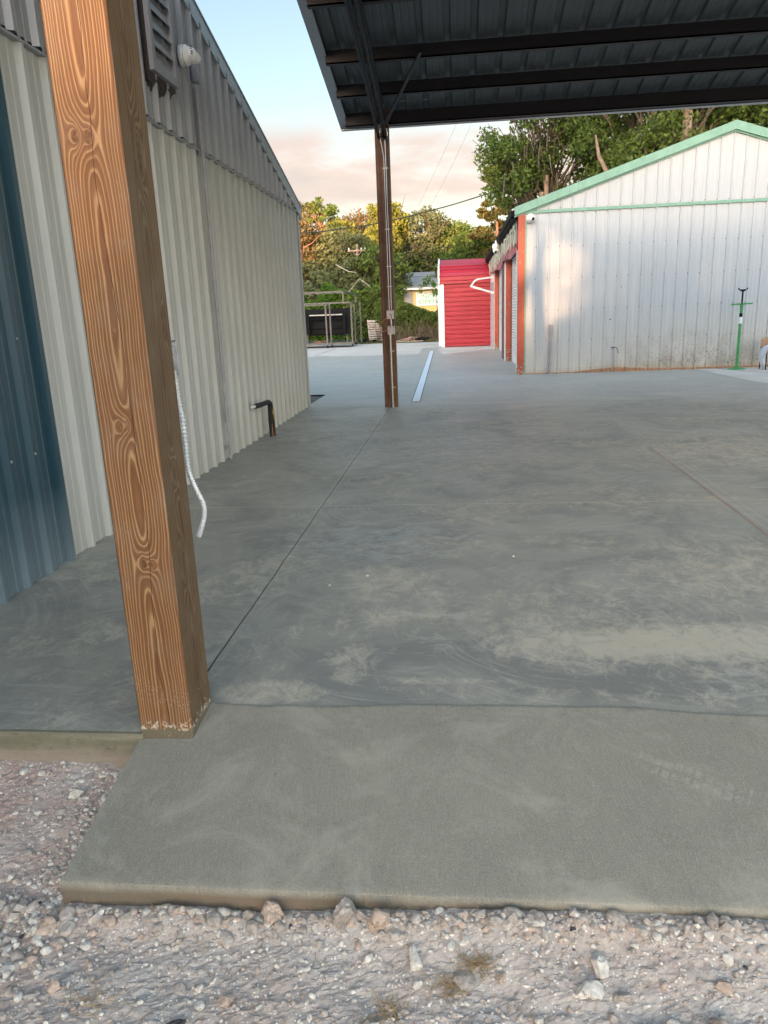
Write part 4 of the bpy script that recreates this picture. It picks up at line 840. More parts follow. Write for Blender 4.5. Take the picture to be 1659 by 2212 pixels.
raketrim(YG - .10, YG - .04, -.155, .02, M['green'], 'rake_trim'); raketrim(YG - .055, YG + .0, -.19, -.157, M['green'], 'rake_trim')
b = MB()
for xa, xb in ((1.22, XP), (XP, XE + .15)):
    za, zb = top(xa if xa < XP else XP + 1e-5), top(xb)
    b.add([(xa, YG - .04, za - .03), (xb, YG - .04, zb - .03), (xb, 33.3, zb - .03), (xa, 33.3, za - .03), (xa, YG - .04, za + .005), (xb, YG - .04, zb + .005), (xb, 33.3, zb + .005), (xa, 33.3, za + .005)],
          [(0, 3, 2, 1), (4, 5, 6, 7), (0, 1, 5, 4), (1, 2, 6, 5), (2, 3, 7, 6), (3, 0, 4, 7)])
b.build('roof', M['greyroof'], SH)
b = MB(); b.box(1.20, 1.30, YG - .02, 33.3, 3.45, 3.58); b.box(1.24, 1.40, YG + .05, 33.2, 3.40, 3.445); b.build('gutter', M['black'], SH)
b = MB(); b.box(1.365, 1.515, YG - .045, YG + .15, 0.16, 3.50); b.box(1.355, 1.52, YG - .052, YG + .15, -.02, .158); b.build('corner_post', M['red'], SH, label='orange red corner post facing the yard')
b = MB(); b.box(1.5165, 1.55, YG - .04, YG - .0, -.01, 3.49); b.build('corner_trim', M['green'], SH)
b = MB(); b.box(XS - .01, XS + .03, YG + .155, 18.35, -.02, 3.0); b.box(XS - .008, XS + .03, 22.45, 23.0, -.02, 3.0); b.box(XS - .01, XS + .03, 29.2, 29.9, -.02, 3.0); b.box(XS, XS + .23, 29.9, 33.0, -.02, 3.45); b.box(XS, XS + .2, YG + .155, 29.9, 2.9, 3.45); b.build('side_wall', M['white'], SH)
b = MB(); b.box(XS - .012, XS + .03, 23.02, 24.2, -.02, 3.0); b.build('pier', simple('maroon pier', (.10, .04, .045), .6, 0, .4, 5), SH)
for nm, y0, y1 in (('B', 18.37, 22.40), ('A', 24.2, 29.15)):
    b = MB(); b.box(XS, XS + .20, y1, y1 + .05, -.02, 2.9); b.build('door_jamb', M['red'], SH)
    b = MB(); rows = 38; P = []
    for i in range(rows * 4 + 1):
        z_ = -.0 + 2.85 * i / (rows * 4); P.append([(XS + .185 - .03 * abs(math.sin(math.pi * i / 4)), yy, z_) for yy in (y0, y1 - .05)])
    b.grid(P); d_ = b.build('roll_up_door', M['rollup'], SH, smooth=True)
    b = MB(); b.box(XS + .10, XS + .16, y0, y0 + .03, -.02, 2.9); b.build('door_track', M['black'], d_); b = MB(); b.box(XS + .15, XS + .172, y1 - .10, y1 - .055, 0, 2.9); b.build('door_track', M['black'], d_)
b = MB(); b.box(XS - .014, XS - .002, 30.2, 31.3, 0, 2.2); b.build('side_door', M['white'], SH); b = MB(); b.box(XS - .02, XS - .001, 31.35, 31.42, 0, 2.5); b.box(XS - .02, XS - .001, 30.08, 30.15, 0, 2.5); b.build('door_frame', M['black'], SH)
sc_ = sheet(gp, lambda u, d, z: (u, YG - d, z), -.03, 3.50)
for k in range(34):
    u = 1.79 + .2535 * k - .028
    for zz in (.12, .75, 1.43, 2.105, 2.785):
        if u < XE - .05: sc_.lathe([(.011, 0), (.011, .006), (.005, .012)], (u + random.uniform(-.006, .006), YG - .003, zz + random.uniform(-.012, .012)), (0, -1, 0), 6, 1)
    for zz in (3.47, 3.585): sc_.lathe([(.010, 0), (.008, .008)], (u, YG - .01, zz), (0, -1, 0), 6, 1)
sc_.lathe([(.018, 0), (.018, .003)], (3.43, YG - .002, 1.17), (0, -1, 0), 8, 1); sc_.lathe([(.012, 0), (.012, .003)], (3.65, YG - .002, 1.86), (0, -1, 0), 8, 1)
sc_.build('gable_wall', [M['gable'], simple('rusty screw', (.09, .075, .07), .6)], SH)
b = MB(); b.tube([(2.11, YG - .06, -.01), (2.11, YG - .06, .96)], .030, 10); b.tube([(2.11, YG - .06, .90), (2.11, YG - .06, 1.10)], .042, 10); b.box(2.07, 2.15, YG - .05, YG - .02, .22, .25); b.build('conduit', M['pvc'], SH, smooth=True)
# banner along the side wall
BN = thing('banner', 'long weathered graffiti style banner in grey, cream and crimson hung above the roll up doors', 'banner', (XS - .06, 25, 2.8))
def banner_mat():
    m = Mat('weathered banner'); X, Y, Z = m.xyz()
    c = m.ramp(m.noise(m.scale(m.pos(), (1, 2.2, .5)), sc=2.6, det=6, rough=.7, dist=.6), (.30, (.10, .10, .09)), (.42, (.30, .28, .24)), (.52, (.42, .40, .34)), (.60, (.25, .33, .34)), (.72, (.50, .47, .38)))
    lo = m.ma('ADD', Z, m.ma('MULTIPLY', m.noise(m.comb(0, Y, 0), sc=.9, det=4), -.5)); redm = m.ma('SUBTRACT', 1, m.step(lo, 2.72, 2.76))
    c = m.mix(redm, c, m.ramp(m.noise(sc=2, det=5), (.3, (.26, .03, .05)), (.7, (.42, .07, .10))))
    bk = m.ma('MULTIPLY', m.step(m.noise(m.comb(0, Y, m.ma('MULTIPLY', Z, .6)), sc=.75, det=3), .55, .57), m.ma('SUBTRACT', 1, m.step(lo, 2.8, 2.95)))
    c = m.mix(bk, c, (.03, .035, .03))
    fade = m.noise(sc=1.5, det=3); c = m.mix(m.ma('MULTIPLY', fade, .3), c, (.42, .40, .40))
    return m.set(c, .55, 0, m.bump(m.noise(m.scale(m.pos(), (1, .7, .3)), sc=3, det=3), .8, .05))
P = []
for i in range(60):
    yy = 17.83 + (33.8 - 17.83) * i / 59; row = []
    for j in range(12):
        q = j / 11; zt_ = 3.40; zb = 2.66 + .12 * abs(math.sin(yy * .62 + .4)) + (.12 if yy > 29 else 0); z_ = zb + (zt_ - zb) * q
        row.append((XS - .045 - .03 * math.sin(yy * 2.3 + q * 2) * (1 - q) - .02 * math.sin(yy * 5.1), yy, z_))
    P.append(row)
b = MB(); b.grid(P); bo = b.build('fabric', banner_mat(), BN, smooth=True)
so = bo.modifiers.new('thick', 'SOLIDIFY'); so.thickness = .003
cream = simple('cream paint', (.62, .58, .42), .6, 0, .2)
r = random.Random(9); yy = 18.1
while yy < 33:      # tall dripping letter strokes
    b = MB(); z_t, z_b = 3.33 - r.uniform(0, .08), 2.92 - r.uniform(-.04, .12); x = XS - .085; w_ = r.uniform(.5, .9); sh = r.choice('OUIRT')
    if sh == 'O': b.tube([(x, yy + w_ * (.5 + .45 * math.cos(a_)), (z_t + z_b) / 2 + (z_t - z_b) / 2 * math.sin(a_)) for a_ in np.linspace(0, 6.28, 18)], .035, 5)
    elif sh == 'U': b.tube([(x, yy, z_t), (x, yy, z_b + .1), (x, yy + w_ / 2, z_b), (x, yy + w_, z_b + .1), (x, yy + w_, z_t)], .035, 5)
    elif sh == 'I': b.tube([(x, yy, z_t), (x, yy, z_b)], .04, 5); w_ = .3
    elif sh == 'T': b.tube([(x, yy, z_t), (x, yy + w_, z_t)], .035, 5); b.tube([(x, yy + w_ / 2, z_t), (x, yy + w_ / 2, z_b)], .035, 5)
    else: b.tube([(x, yy, z_b), (x, yy, z_t), (x, yy + w_, z_t - .08), (x, yy + .1, (z_t + z_b) / 2), (x, yy + w_, z_b)], .035, 5)
    yy += w_ + r.uniform(.3, .6)
    b.v = [(XS - .075 + (v[0] - XS + .085) * .2, v[1], v[2]) for v in b.v]; b.build('painted_letter', cream, BN)
# PTZ camera on an arm
t = thing('security_camera', 'white hanging dome camera on an arm beneath the shop gutter', 'camera', (1.2, 24, 3.4))
b = MB(); b.box(1.36, 1.40, 23.9, 24.1, 3.28, 3.52); b.tube([(1.39, 24, 3.47), (1.24, 24, 3.50), (1.19, 24, 3.47), (1.19, 24, 3.40)], .035, 10); b.build('arm', M['camwhite'], t, smooth=True)
b = MB(); b.lathe([(.03, .2), (.10, .17), (.115, .13), (.115, .06), (.10, .045)], (1.19, 24, 3.22), (0, 0, 1), 20); b.build('housing', M['camwhite'], t, smooth=True)
b = MB(); b.lathe([(.02, -.10), (.07, -.08), (.095, -.03), (.10, .045)], (1.19, 24, 3.22), (0, 0, 1), 20); b.build('dome', M['camwhite'], t, smooth=True)
b = MB(); b.lathe([(.035, 0), (.035, .06)], (1.19, 23.93, 3.17), (-.4, -.8, -.3), 12); b.build('lens', M['lens'], t)
t = thing('awning_frame', 'folded white metal awning arms sticking out from the shop wall by the shed', 'frame', (XS, 29.6, 2.1))
b = MB(); b.tube([(1.37, 29.6, 2.66), (.78, 29.5, 2.60), (.68, 29.5, 2.56), (.55, 29.5, 2.40)], .03, 8); b.build('upper_arm', M['camwhite'], t, smooth=True)
b = MB(); b.tube([(.50, 29.5, 2.38), (1.37, 29.6, 2.10)], .028, 8); b.tube([(.53, 29.2, 2.33), (1.37, 29.3, 2.07)], .028, 8); b.tube([(.52, 29.1, 2.36), (.52, 29.7, 2.36)], .035, 8); b.build('lower_arm', M['camwhite'], t, smooth=True)
# items along the gable
t = thing('jack_stand', 'tall green under hoist support stand with black fork head and cross handle', 'jack stand', (6.14, 17.35, 0))
b = MB(); b.lathe([(.19, 0), (.19, .012), (.10, .035), (.055, .05), (.04, .08)], (6.14, 17.35, 0), (0, 0, 1), 28); b.build('base', M['jackgreen'], t, smooth=True)
b = MB(); b.tube([(6.14, 17.35, .05), (6.14, 17.35, 1.36)], .031, 14); b.lathe([(.036, 0), (.036, .05)], (6.14, 17.35, 1.33), (0, 0, 1), 14); b.build('tube', M['jackgreen'], t, smooth=True)
b = MB(); b.lathe([(.0325, 0), (.0325, .14)], (6.14, 17.35, .98), (0, 0, 1), 14); b.build('paper_label', M['camwhite'], t)
b = MB(); b.lathe([(.033, 0), (.033, .08)], (6.14, 17.35, 1.12), (0, 0, 1), 14); b.build('dark_label', M['black'], t)
b = MB(); b.tube([(5.92, 17.35, 1.39), (6.36, 17.35, 1.40)], .017, 8); b.build('handle', M['jackgreen'], t, smooth=True)
b = MB(); b.tube([(6.14, 17.35, 1.36), (6.14, 17.35, 1.66)], .017, 10); b.build('screw', M['black'], t)
b = MB(); b.add([(6.05, 17.33, 1.70), (6.05, 17.37, 1.70), (6.23, 17.37, 1.70), (6.23, 17.33, 1.70), (6.11, 17.33, 1.655), (6.11, 17.37, 1.655), (6.17, 17.37, 1.655), (6.17, 17.33, 1.655)], [(0, 1, 2, 3), (4, 7, 6, 5), (0, 3, 7, 4), (1, 5, 6, 2), (0, 4, 5, 1), (3, 2, 6, 7)]); b.box(6.045, 6.06, 17.33, 17.37, 1.695, 1.73); b.box(6.22, 6.235, 17.33, 17.37, 1.695, 1.73); b.build('fork_head', M['black'], t)
t = thing('standpipe', 'thin rusty standpipe with a short drooping hose at the foot of the white gable', 'pipe', (3.5, YG - .1, 0))
b = MB(); b.tube([(3.50, YG - .1, 0), (3.50, YG - .1, .56)], .011, 8); b.build('pipe', M['pvc'], t); b = MB(); b.tube([(3.46, YG - .1, .55), (3.54, YG - .1, .555)], .012, 8); b.tube([(3.52, YG - .1, .56), (3.57, YG - .1, .55), (3.61, YG - .1, .49), (3.615, YG - .1, .41)], .008, 6); b.build('tap', M['foam'], t)
t = thing('chair', 'small tan chair half out of view against the white gable', 'chair', (6.75, 17.1, 0))
b = MB(); P = [[(6.58 + .40 * u + .02 * math.sin(u * 3), 17.25 + .03 * math.sin(u * 3.14), .42 + .26 * v - (.05 * (abs(u - .5) * 2) ** 4 if v > .9 else 0)) for v in np.linspace(0, 1, 6)] for u in np.linspace(0, 1, 10)]; b.grid(P); o_ = b.build('backrest', M['tan'], t, smooth=True); sm_ = o_.modifiers.new('t', 'SOLIDIFY'); sm_.thickness = .015
b = MB(); b.box(6.56, 6.98, 16.88, 17.26, .36, .385); b.build('seat', M['tan'], t, bevel=.01)
for (xx, yy) in ((6.58, 16.9), (6.96, 16.9), (6.58, 17.24), (6.96, 17.24)): b = MB(); b.tube([(xx, yy, 0), (xx, yy, .37)], .012, 8); b.build('leg', M['black'], t)
b = MB(); P = []
for i in range(22):
    u = i / 21; row = []
    for j in range(16):
        v = j / 15; fold = .022 * math.sin(v * 15 + u * 3)
        if u < .45: p = (6.92 - .36 * (u / .45), 17.0 + .30 * (v - .5), .45 + .05 * math.sin(u * 7) + fold)
        else: w_ = (u - .45) / .55; p = (6.555 - .05 * math.sin(w_ * 3.1) + .05 * w_ + fold, 17.0 + (.30 - .16 * w_) * (v - .5), .46 - .45 * w_)
        row.append(p)
    P.append(row)
b.grid(P); o_ = b.build('draped_cloth', M['cloth'], smooth=True, origin=(6.6, 17, 0)); o_.modifiers.new('t', 'SOLIDIFY').thickness = .006; tag(o_, 'pale blue grey cloth draped over the tan chair', 'cloth')
# ------------------------------------------------------------------ red shed
t = thing('metal_shed', 'crimson metal shed with horizontal ribs and white corner trim', 'shed', (.6, 33.8, 0))
prof = []
z = 0.02; k = 0
while z < 2.62:
    prof += [(32.56, z), (32.56, z + .105), (32.515, z + .125), (32.515, z + .15), (32.56, z + .17)]; z += .19
b = MB(); b.grid([[(-.57, y, zz) for y, zz in prof], [(3.0, y, zz) for y, zz in prof]]); b.build('wall', M['shed'], t)
rp = [(32.44, 2.58), (32.44, 2.68), (32.42, 2.70), (32.44, 2.72), (32.44, 2.86), (32.42, 2.88), (32.45, 2.90), (32.50, 3.00), (32.62, 3.12), (32.60, 3.15), (32.67, 3.16), (32.9, 3.28), (32.88, 3.31), (33.0, 3.33), (33.4, 3.47), (33.9, 3.62), (34.6, 3.62), (35.2, 3.40), (35.8, 2.9), (35.8, 2.6)]
b = MB(); b.grid([[(-.72, y, zz) for y, zz in rp], [(3.1, y, zz) for y, zz in rp]]); b.build('roof', M['shed'], t)
b = MB(); b.grid([[(-.56, y, zz) for y, zz in [(32.57, 0)] + [(q[0] + .03, q[1] - .02) for q in rp] + [(35.7, 0)]], [(-.55, y, zz) for y, zz in [(32.57, 0)] + [(q[0] + .03, q[1] - .02) for q in rp] + [(35.7, 0)]]])
n = len(rp) + 2; b.f.append(tuple(range(n))); b.mi.append(0); b.build('end_wall', M['greyroof'], t)
b = MB(); b.box(-.69, -.55, 32.50, 32.54, 0, 2.74); b.box(-.80, -.70, 32.50, 32.56, .05, 2.55); b.build('corner_trim', M['white'], t)
b = MB()
for i in range(len(rp) - 5): b.bar((-.76, rp[i][0] - .02, rp[i][1]), (-.76, rp[i + 1][0] - .02, rp[i + 1][1]), .11, .07, up=(1, 0, 0))
b.build('gable_trim', M['white'], t)
# ------------------------------------------------------------------ steel rack with black panel
t = thing('steel_rack', 'rolling rack of bare square steel tube on small casters', 'rack', (-6.5, 37, 0))
b = MB(); y0, y1 = 35.7, 38.3
def tb(p, q, w=.07): b.bar(p, q, w, w)
for yy, zz, x1_ in ((y0, 2.06, -5.0), (y1, 2.10, -5.15)): tb((-9.2, yy, zz), (x1_, yy, zz))
tb((-5.0, y0, 2.06), (-5.15, y1, 2.10)); tb((-9.2, y0, 1.98), (-6.08, y0, 1.98), .05)
b2 = b; b2.build('upper_rails', M['steel'], t)
b = MB(); tb((-9.4, 37.0, 2.60), (-5.5, 37.0, 2.60)); tb((-9.4, 39.3, 2.62), (-5.45, 39.3, 2.62)); tb((-5.5, 37.0, 2.60), (-5.2, 39.3, 2.5))
for xx in np.arange(-9, -5.6, .55): tb((xx, 37.0, 2.60), (xx, 39.3, 2.62), .035)
tb((-5.5, 37.0, 2.1), (-5.5, 37.0, 2.6)); tb((-5.2, 39.3, 2.1), (-5.2, 39.3, 2.5)); b.build('roof_frame', M['steel'], t)
for (xx, yy, zt_) in ((-6.17, y0, 2.0), (-6.14, 36.7, 2.06), (-5.08, y0 + .9, 2.06), (-5.15, y1, 2.1), (-7.45, y0 + .9, 2.0), (-9.1, y0, 2.06), (-4.95, 39.0, 2.1)):
    b = MB(); tb((xx, yy, .1), (xx, yy, zt_)); b.build('upright', M['steel'], t)
b = MB(); b.box(-9.3, -5.05, y0 + .5, y1, .16, .20); b.bar((-9.3, y0 + .5, .18), (-5.0, y0 + .5, .18), .06, .09); b.build('deck', M['steel'], t)
for (xx, yy) in ((-6.17, y0), (-6.12, 36.7), (-5.08, y0 + .9), (-5.15, y1), (-7.45, y0 + .9), (-4.95, 39.0)):
    b = MB(); b.lathe([(.07, -.025), (.07, .025)], (xx, yy, .07), (1, 0, 0), 12); b.box(xx - .035, xx + .035, yy - .02, yy + .02, .08, .15); b.build('caster', M['black'], t)
t = thing('black_tailgate', 'black ribbed steel bed panel standing inside the rack', 'panel', (-6.4, 37.6, .2))
b = MB(); b.add([(-7.55, 37.5, .55), (-5.3, 37.5, .55), (-5.3, 37.7, 1.82), (-7.65, 37.7, 1.82), (-7.55, 37.56, .55), (-5.3, 37.56, .55), (-5.3, 37.76, 1.82), (-7.65, 37.76, 1.82)], [(0, 1, 2, 3), (4, 7, 6, 5), (0, 4, 5, 1), (2, 6, 7, 3), (0, 3, 7, 4), (1, 5, 6, 2)]); b.build('plate', M['black'], t)
b = MB()
for zz in (.62, .9, 1.32): b.box(-7.35, -5.55, 37.40, 37.47, zz, zz + .035)
b.box(-7.4, -7.3, 37.3, 37.5, .52, 1.6); b.box(-5.6, -5.5, 37.3, 37.5, .52, 1.6); b.build('ribs', M['black'], t)
b = MB(); b.box(-7.28, -5.62, 37.25, 37.42, 1.50, 1.56); b.build('top_shelf', simple('shiny grey edge', (.35, .36, .38), .35, .6), t)
for xx in (-7.5, -5.5): b = MB(); b.box(xx, xx + .06, 37.5, 37.58, .2, .6); b.build('leg', M['steel'], t)
# pallet leaning near the hedge
t = thing('pallet', 'weathered wooden pallet leaning against the hedge left of the far post', 'pallet', (-4.4, 41.9, 0))
def pt(u, v, w=0): return Vector((-4.99 + 1.15 * u + .12 * (1 - v) , 41.8 + .35 * v - w, .05 + 1.12 * v))
for k in range(9):
    v0 = k / 9 + .005; v1 = v0 + (.075 if k < 8 else .10); b = MB(); c8 = [pt(0, v0), pt(1, v0), pt(1, v1), pt(0, v1), pt(0, v0, .03), pt(1, v0, .03), pt(1, v1, .03), pt(0, v1, .03)]
    b.add(c8, [(0, 3, 2, 1), (4, 5, 6, 7), (0, 1, 5, 4), (1, 2, 6, 5), (2, 3, 7, 6), (3, 0, 4, 7)]); b.build('slat', M['palletw'], t)
for u in (.02, .5, .98): b = MB(); b.bar(pt(u, 0, -.05), pt(u, 1, -.05), .05, .09); b.build('stringer', M['palletw'], t)
def junk(name, label, cat, c, rx, mat, N, seed, kind='stick'):
    r = random.Random(seed); b = MB()
    for _ in range(N):
        x = c[0] + r.uniform(-rx, rx); a_ = r.uniform(-.5, .5); L_ = r.uniform(.2, .6); z_ = c[2] + r.uniform(.02, .14); b.bar((x, c[1] + r.uniform(-.2, .2), z_), (x + L_ * math.cos(a_), c[1] + L_ * math.sin(a_), z_ + r.uniform(-.02, .12)), r.uniform(.03, .12), .025)
    return tag(b.build(name, mat, origin=c), label, cat)
junk('scrap_pile', 'low pile of black scrap beneath the hedge beside the red shed', 'scrap', (-1.9, 40.2, 0), .35, M['black'], 16, 1)
junk('scrap_pile', 'dark scrap lying on the ground between rack and pallet', 'scrap', (-5.0, 40.6, 0), .5, M['black'], 14, 2)
junk('scrap_pile', 'white and pink broken boards lying at the hedge foot right of the post', 'scrap', (-2.95, 40.4, 0), .3, simple('pinkish debris', (.42, .28, .24), .8), 10, 3)
junk('scrap_pile', 'small orange scraps under the left end of the rack', 'scrap', (-7.6, 40.0, .0), .3, M['orange'], 6, 4)
b = MB(); b.bar((-3.4, 40.0, .03), (-1.8, 39.9, .03), .14, .04); tag(b.build('plank', M['palletw'], origin=(-2.6, 40, 0)), 'grey plank lying flat along the hedge foot', 'plank')
# ------------------------------------------------------------------ yellow store beyond the hedge
t = thing('yellow_store', 'yellow store with a grey metal roof seen over the hedge', 'building', (-2, 64, 0))
b = MB(); b.box(-12, 6, 60.1, 70, -.3, 3.4); b.build('wall', M['yellow'], t)
b = MB(); b.add([(-12.4, 59.6, 3.28), (6.4, 59.6, 3.28), (6.4, 66, 4.75), (-12.4, 66, 4.75), (-12.4, 72, 3.3), (6.4, 72, 3.3), (-12.4, 59.6, 3.18), (6.4, 59.6, 3.18), (6.4, 72, 3.2), (-12.4, 72, 3.2)], [(0, 1, 2, 3), (3, 2, 5, 4), (6, 7, 1, 0), (6, 9, 8, 7), (1, 7, 8, 5, 2), (0, 3, 4, 9, 6)]); b.build('roof', M['greyroof'], t)
b = MB(); b.box(-12.4, 6.4, 59.56, 59.6, 3.16, 3.30); b.build('fascia', M['white'], t)
b = MB(); b.box(-4.1, -3.45, 60.0, 60.1, .2, 3.05); b.build('window', M['pvc'], t)
b = MB(); b.box(-9.0, -7.6, 60.0, 60.1, .6, 2.6); b.build('window', M['signw'], t)
t2 = thing('store_banner', 'white banner with green and black lettering on the yellow store wall', 'banner', (-1.9, 60.04, 2.1))
b = MB(); b.box(-3.2, -.6, 60.03, 60.06, 1.95, 3.0); b.build('vinyl', M['signw'], t2)
text_part('small_lettering', 'Mills Gas and Diesel', .21, M['signk'], t2, (-3.12, 60.02, 2.84), (math.radians(90), 0, 0), 1.15, 1)
text_part('green_lettering', 'NOW', .42, M['signg'], t2, (-2.72, 60.02, 2.50), (math.radians(90), 0, 0), 1.35, 1)
text_part('green_lettering', 'OPEN', .44, M['signg'], t2, (-3.0, 60.02, 2.11), (math.radians(90), 0, 0), 1.35, 1)
t = thing('parked_truck', 'teal pickup glimpsed behind the far post and hedge', 'truck', (-6.2, 56, 0))
b = MB(); b.box(-7.6, -4.8, 55.2, 57.0, .7, 1.35); b.box(-6.9, -5.3, 55.3, 56.9, 1.35, 1.95); b.build('body', simple('teal paint', (.01, .22, .17), .35), t, bevel=.12)
b = MB(); b.box(-6.8, -5.4, 55.27, 55.31, 1.45, 1.85); b.build('window', M['lens'], t)
for xx in (-7.1, -5.3): b = MB(); b.lathe([(.36, -.1), (.36, .1)], (xx, 55.25, .36), (0, 1, 0), 18); b.build('wheel', M['black'], t)
# ------------------------------------------------------------------ poles and cables
t = thing('utility_pole', 'slim utility pole with a crossarm in front of the far trees left of the post', 'pole', (-7.65, 60, 0))
b = MB(); b.tube([(-7.72, 60, -.3), (-7.62, 60, 6.7)], [.15, .10], 10); b.build('mast', M['polew'], t)
b = MB(); b.box(-8.35, -6.95, 59.85, 59.95, 6.18, 6.30); b.bar((-8.0, 59.9, 6.2), (-7.63, 59.9, 5.85), .04, .04); b.bar((-7.25, 59.9, 6.2), (-7.63, 59.9, 5.85), .04, .04); b.build('crossarm', M['polew'], t)
for xx in (-8.27, -7.03, -7.3): b = MB(); b.lathe([(.05, 0), (.07, .06), (.03, .12), (.05, .16)], (xx, 59.9, 6.30), (0, 0, 1), 8); b.build('insulator', M['camwhite'], t)
b = MB(); b.lathe([(.10, 0), (.12, .05), (.12, .3), (.08, .34)], (-7.45, 59.8, 5.45), (0, 0, 1), 10); b.build('transformer', M['pvc'], t)
b = MB(); b.bar((-7.7, 59.8, 4.9), (-7.95, 59.8, 4.92), .12, .08); b.build('street_light', M['camwhite'], t)
t = thing('utility_pole', 'grey utility pole rising behind the workshop roof below the oak', 'pole', (5.05, 45, 0))
b = MB(); b.tube([(5.0, 45, -.3), (4.98, 45, 8.5)], [.17, .13], 10); b.build('mast', M['polew'], t)
b = MB(); b.lathe([(.1, 0), (.14, .03), (.14, .4), (.09, .45)], (4.72, 44.9, 7.2), (0, 0, 1), 10); b.build('transformer', M['polew'], t)
def wire(label, pts, r_, cat='cable', nm='overhead_cable'):
    b = MB(); b.tube(catm(pts, 10), r_, 5); return tag(b.build(nm, M['cable'], smooth=True), label, cat)
wire('thick overhead cable sagging across the sky to the pole behind the workshop', [(-22, 55, 7.6), (-10.26, 50, 6.72), (-7.3, 49, 6.72), (-4.4, 48.3, 6.9), (-.5, 47, 7.45), (2.5, 46, 8.0), (5.0, 45, 8.1)], .035)
wire('thin wire descending steeply to the middle trees, left one of the pair', [(-3.3, 70, 10.5), (-.2, 62, 14.5), (3, 54, 20)], .007, nm='thin_wire')
wire('thin wire descending steeply to the middle trees, right one of the pair', [(-2.2, 70, 10.4), (.9, 62, 14.4), (4.1, 54, 20)], .007, nm='thin_wire')
for i, (za, lb) in enumerate(((6.42, 'upper line strung along the road past the far pole'), (5.4, 'middle line strung along the road past the far pole'), (4.2, 'lowest line strung along the road past the far pole'))):
    wire(lb, [(-26, 61, za + .4), (-16, 60.3, za - .1), (-7.65, 59.9, za), (2, 60.2, za - .1), (12, 61, za + .4)], .014, nm='road_line')
# ------------------------------------------------------------------ vegetation
def leaf_mat(name, cols, trans=.35, rough=.6):
    m = Mat(name); g = m.n('ShaderNodeNewGeometry'); rnd = g.outputs['Random Per Island']
    c = m.ramp(rnd, *[(i / (len(cols) - 1), q) for i, q in enumerate(cols)])
    c = m.mix(m.ramp(m.noise(sc=.55, det=3), (.35, 0), (.65, .55)), c, cols[-1])
    m.set(c, rough, 0, None, .25)
    tr = m.n('ShaderNodeBsdfTranslucent'); m.put(tr.inputs['Color'], m.mix(.4, c, tuple(min(1, q * 1.6) for q in cols[-1])))
    mx = m.n('ShaderNodeMixShader'); mx.inputs[0].default_value = trans
    m.t.links.new(m.b.outputs[0], mx.inputs[1]); m.t.links.new(tr.outputs[0], mx.inputs[2]); m.t.links.new(mx.outputs[0], m.out.inputs[0])
    return m.m
LM = dict(yellow=leaf_mat('yellow green leaves', [(.11, .14, .025), (.18, .20, .035), (.26, .26, .05)]),
          mid=leaf_mat('mid green leaves', [(.065, .11, .03), (.11, .165, .038), (.17, .22, .05)]),
          dark=leaf_mat('dark oak leaves', [(.04, .08, .022), (.08, .135, .03), (.15, .21, .045)]),
          grey=leaf_mat('dull grey green leaves', [(.085, .11, .052), (.125, .15, .07), (.19, .205, .09)]),
          tan=leaf_mat('thin tan spring leaves', [(.14, .09, .04), (.20, .13, .06), (.16, .14, .05)]),
          pine=leaf_mat('pine needles', [(.045, .055, .018), (.08, .085, .025), (.12, .105, .035)], .2),
          bright=leaf_mat('bright green leaves', [(.04, .10, .012), (.07, .15, .02), (.12, .21, .03)]),
          moss=leaf_mat('hanging grey moss', [(.12, .12, .09), (.18, .17, .13)], .3))
def leaf_mesh(name, C, size, mat, parent=None, rng=RNG, flat=0.0, elong=1.5, stuff=False, droop=0.0):
    """C (N,3) leaf centres -> one mesh of small bent leaf cards"""
    N = len(C); n_ = rng.normal(size=(N, 3)); n_[:, 2] += flat * 2; n_ /= np.linalg.norm(n_, axis=1)[:, None]
    t_ = rng.normal(size=(N, 3)); t_[:, 2] -= droop; t_ -= (t_ * n_).sum(1)[:, None] * n_; t_ /= np.linalg.norm(t_, axis=1)[:, None]; b_ = np.cross(n_, t_)
    s_ = size * (.55 + .9 * rng.random(N))[:, None]
    V = np.empty((N, 5, 3)); V[:, 0] = C - t_ * s_ * elong * .5; V[:, 1] = C + b_ * s_ * .38 + n_ * s_ * .08; V[:, 2] = C + t_ * s_ * elong * .5 - n_ * s_ * .1; V[:, 3] = C - b_ * s_ * .38 + n_ * s_ * .08
    V = V[:, :4].reshape(-1, 3).astype(np.float32)
    me = bpy.data.meshes.new(name); me.vertices.add(len(V)); me.vertices.foreach_set('co', V.ravel()); me.loops.add(4 * N); me.polygons.add(N)
    me.loops.foreach_set('vertex_index', np.arange(4 * N, dtype=np.int32)); me.polygons.foreach_set('loop_start', np.arange(0, 4 * N, 4, dtype=np.int32))
    try: me.polygons.foreach_set('loop_total', np.full(N, 4, dtype=np.int32))
    except Exception: pass
    me.update(calc_edges=True); me.materials.append(mat)
    o = bpy.data.objects.new(name, me); COL.objects.link(o)
    if parent: o.parent = parent; o.location = -pw(parent)
    return o
def clump_pts(centres, radii, per, rng, squash=.7):
    out = []
    for c, r_ in zip(centres, radii):
        n = int(per * (r_ / np.mean(radii)) ** 2); d = rng.normal(size=(n, 3)); d /= np.linalg.norm(d, axis=1)[:, None]
        rad = r_ * (rng.random(n) ** .45)[:, None]; q = d * rad * np.array([1, 1, squash]); out.append(np.array(c) + q)
    return np.concatenate(out)
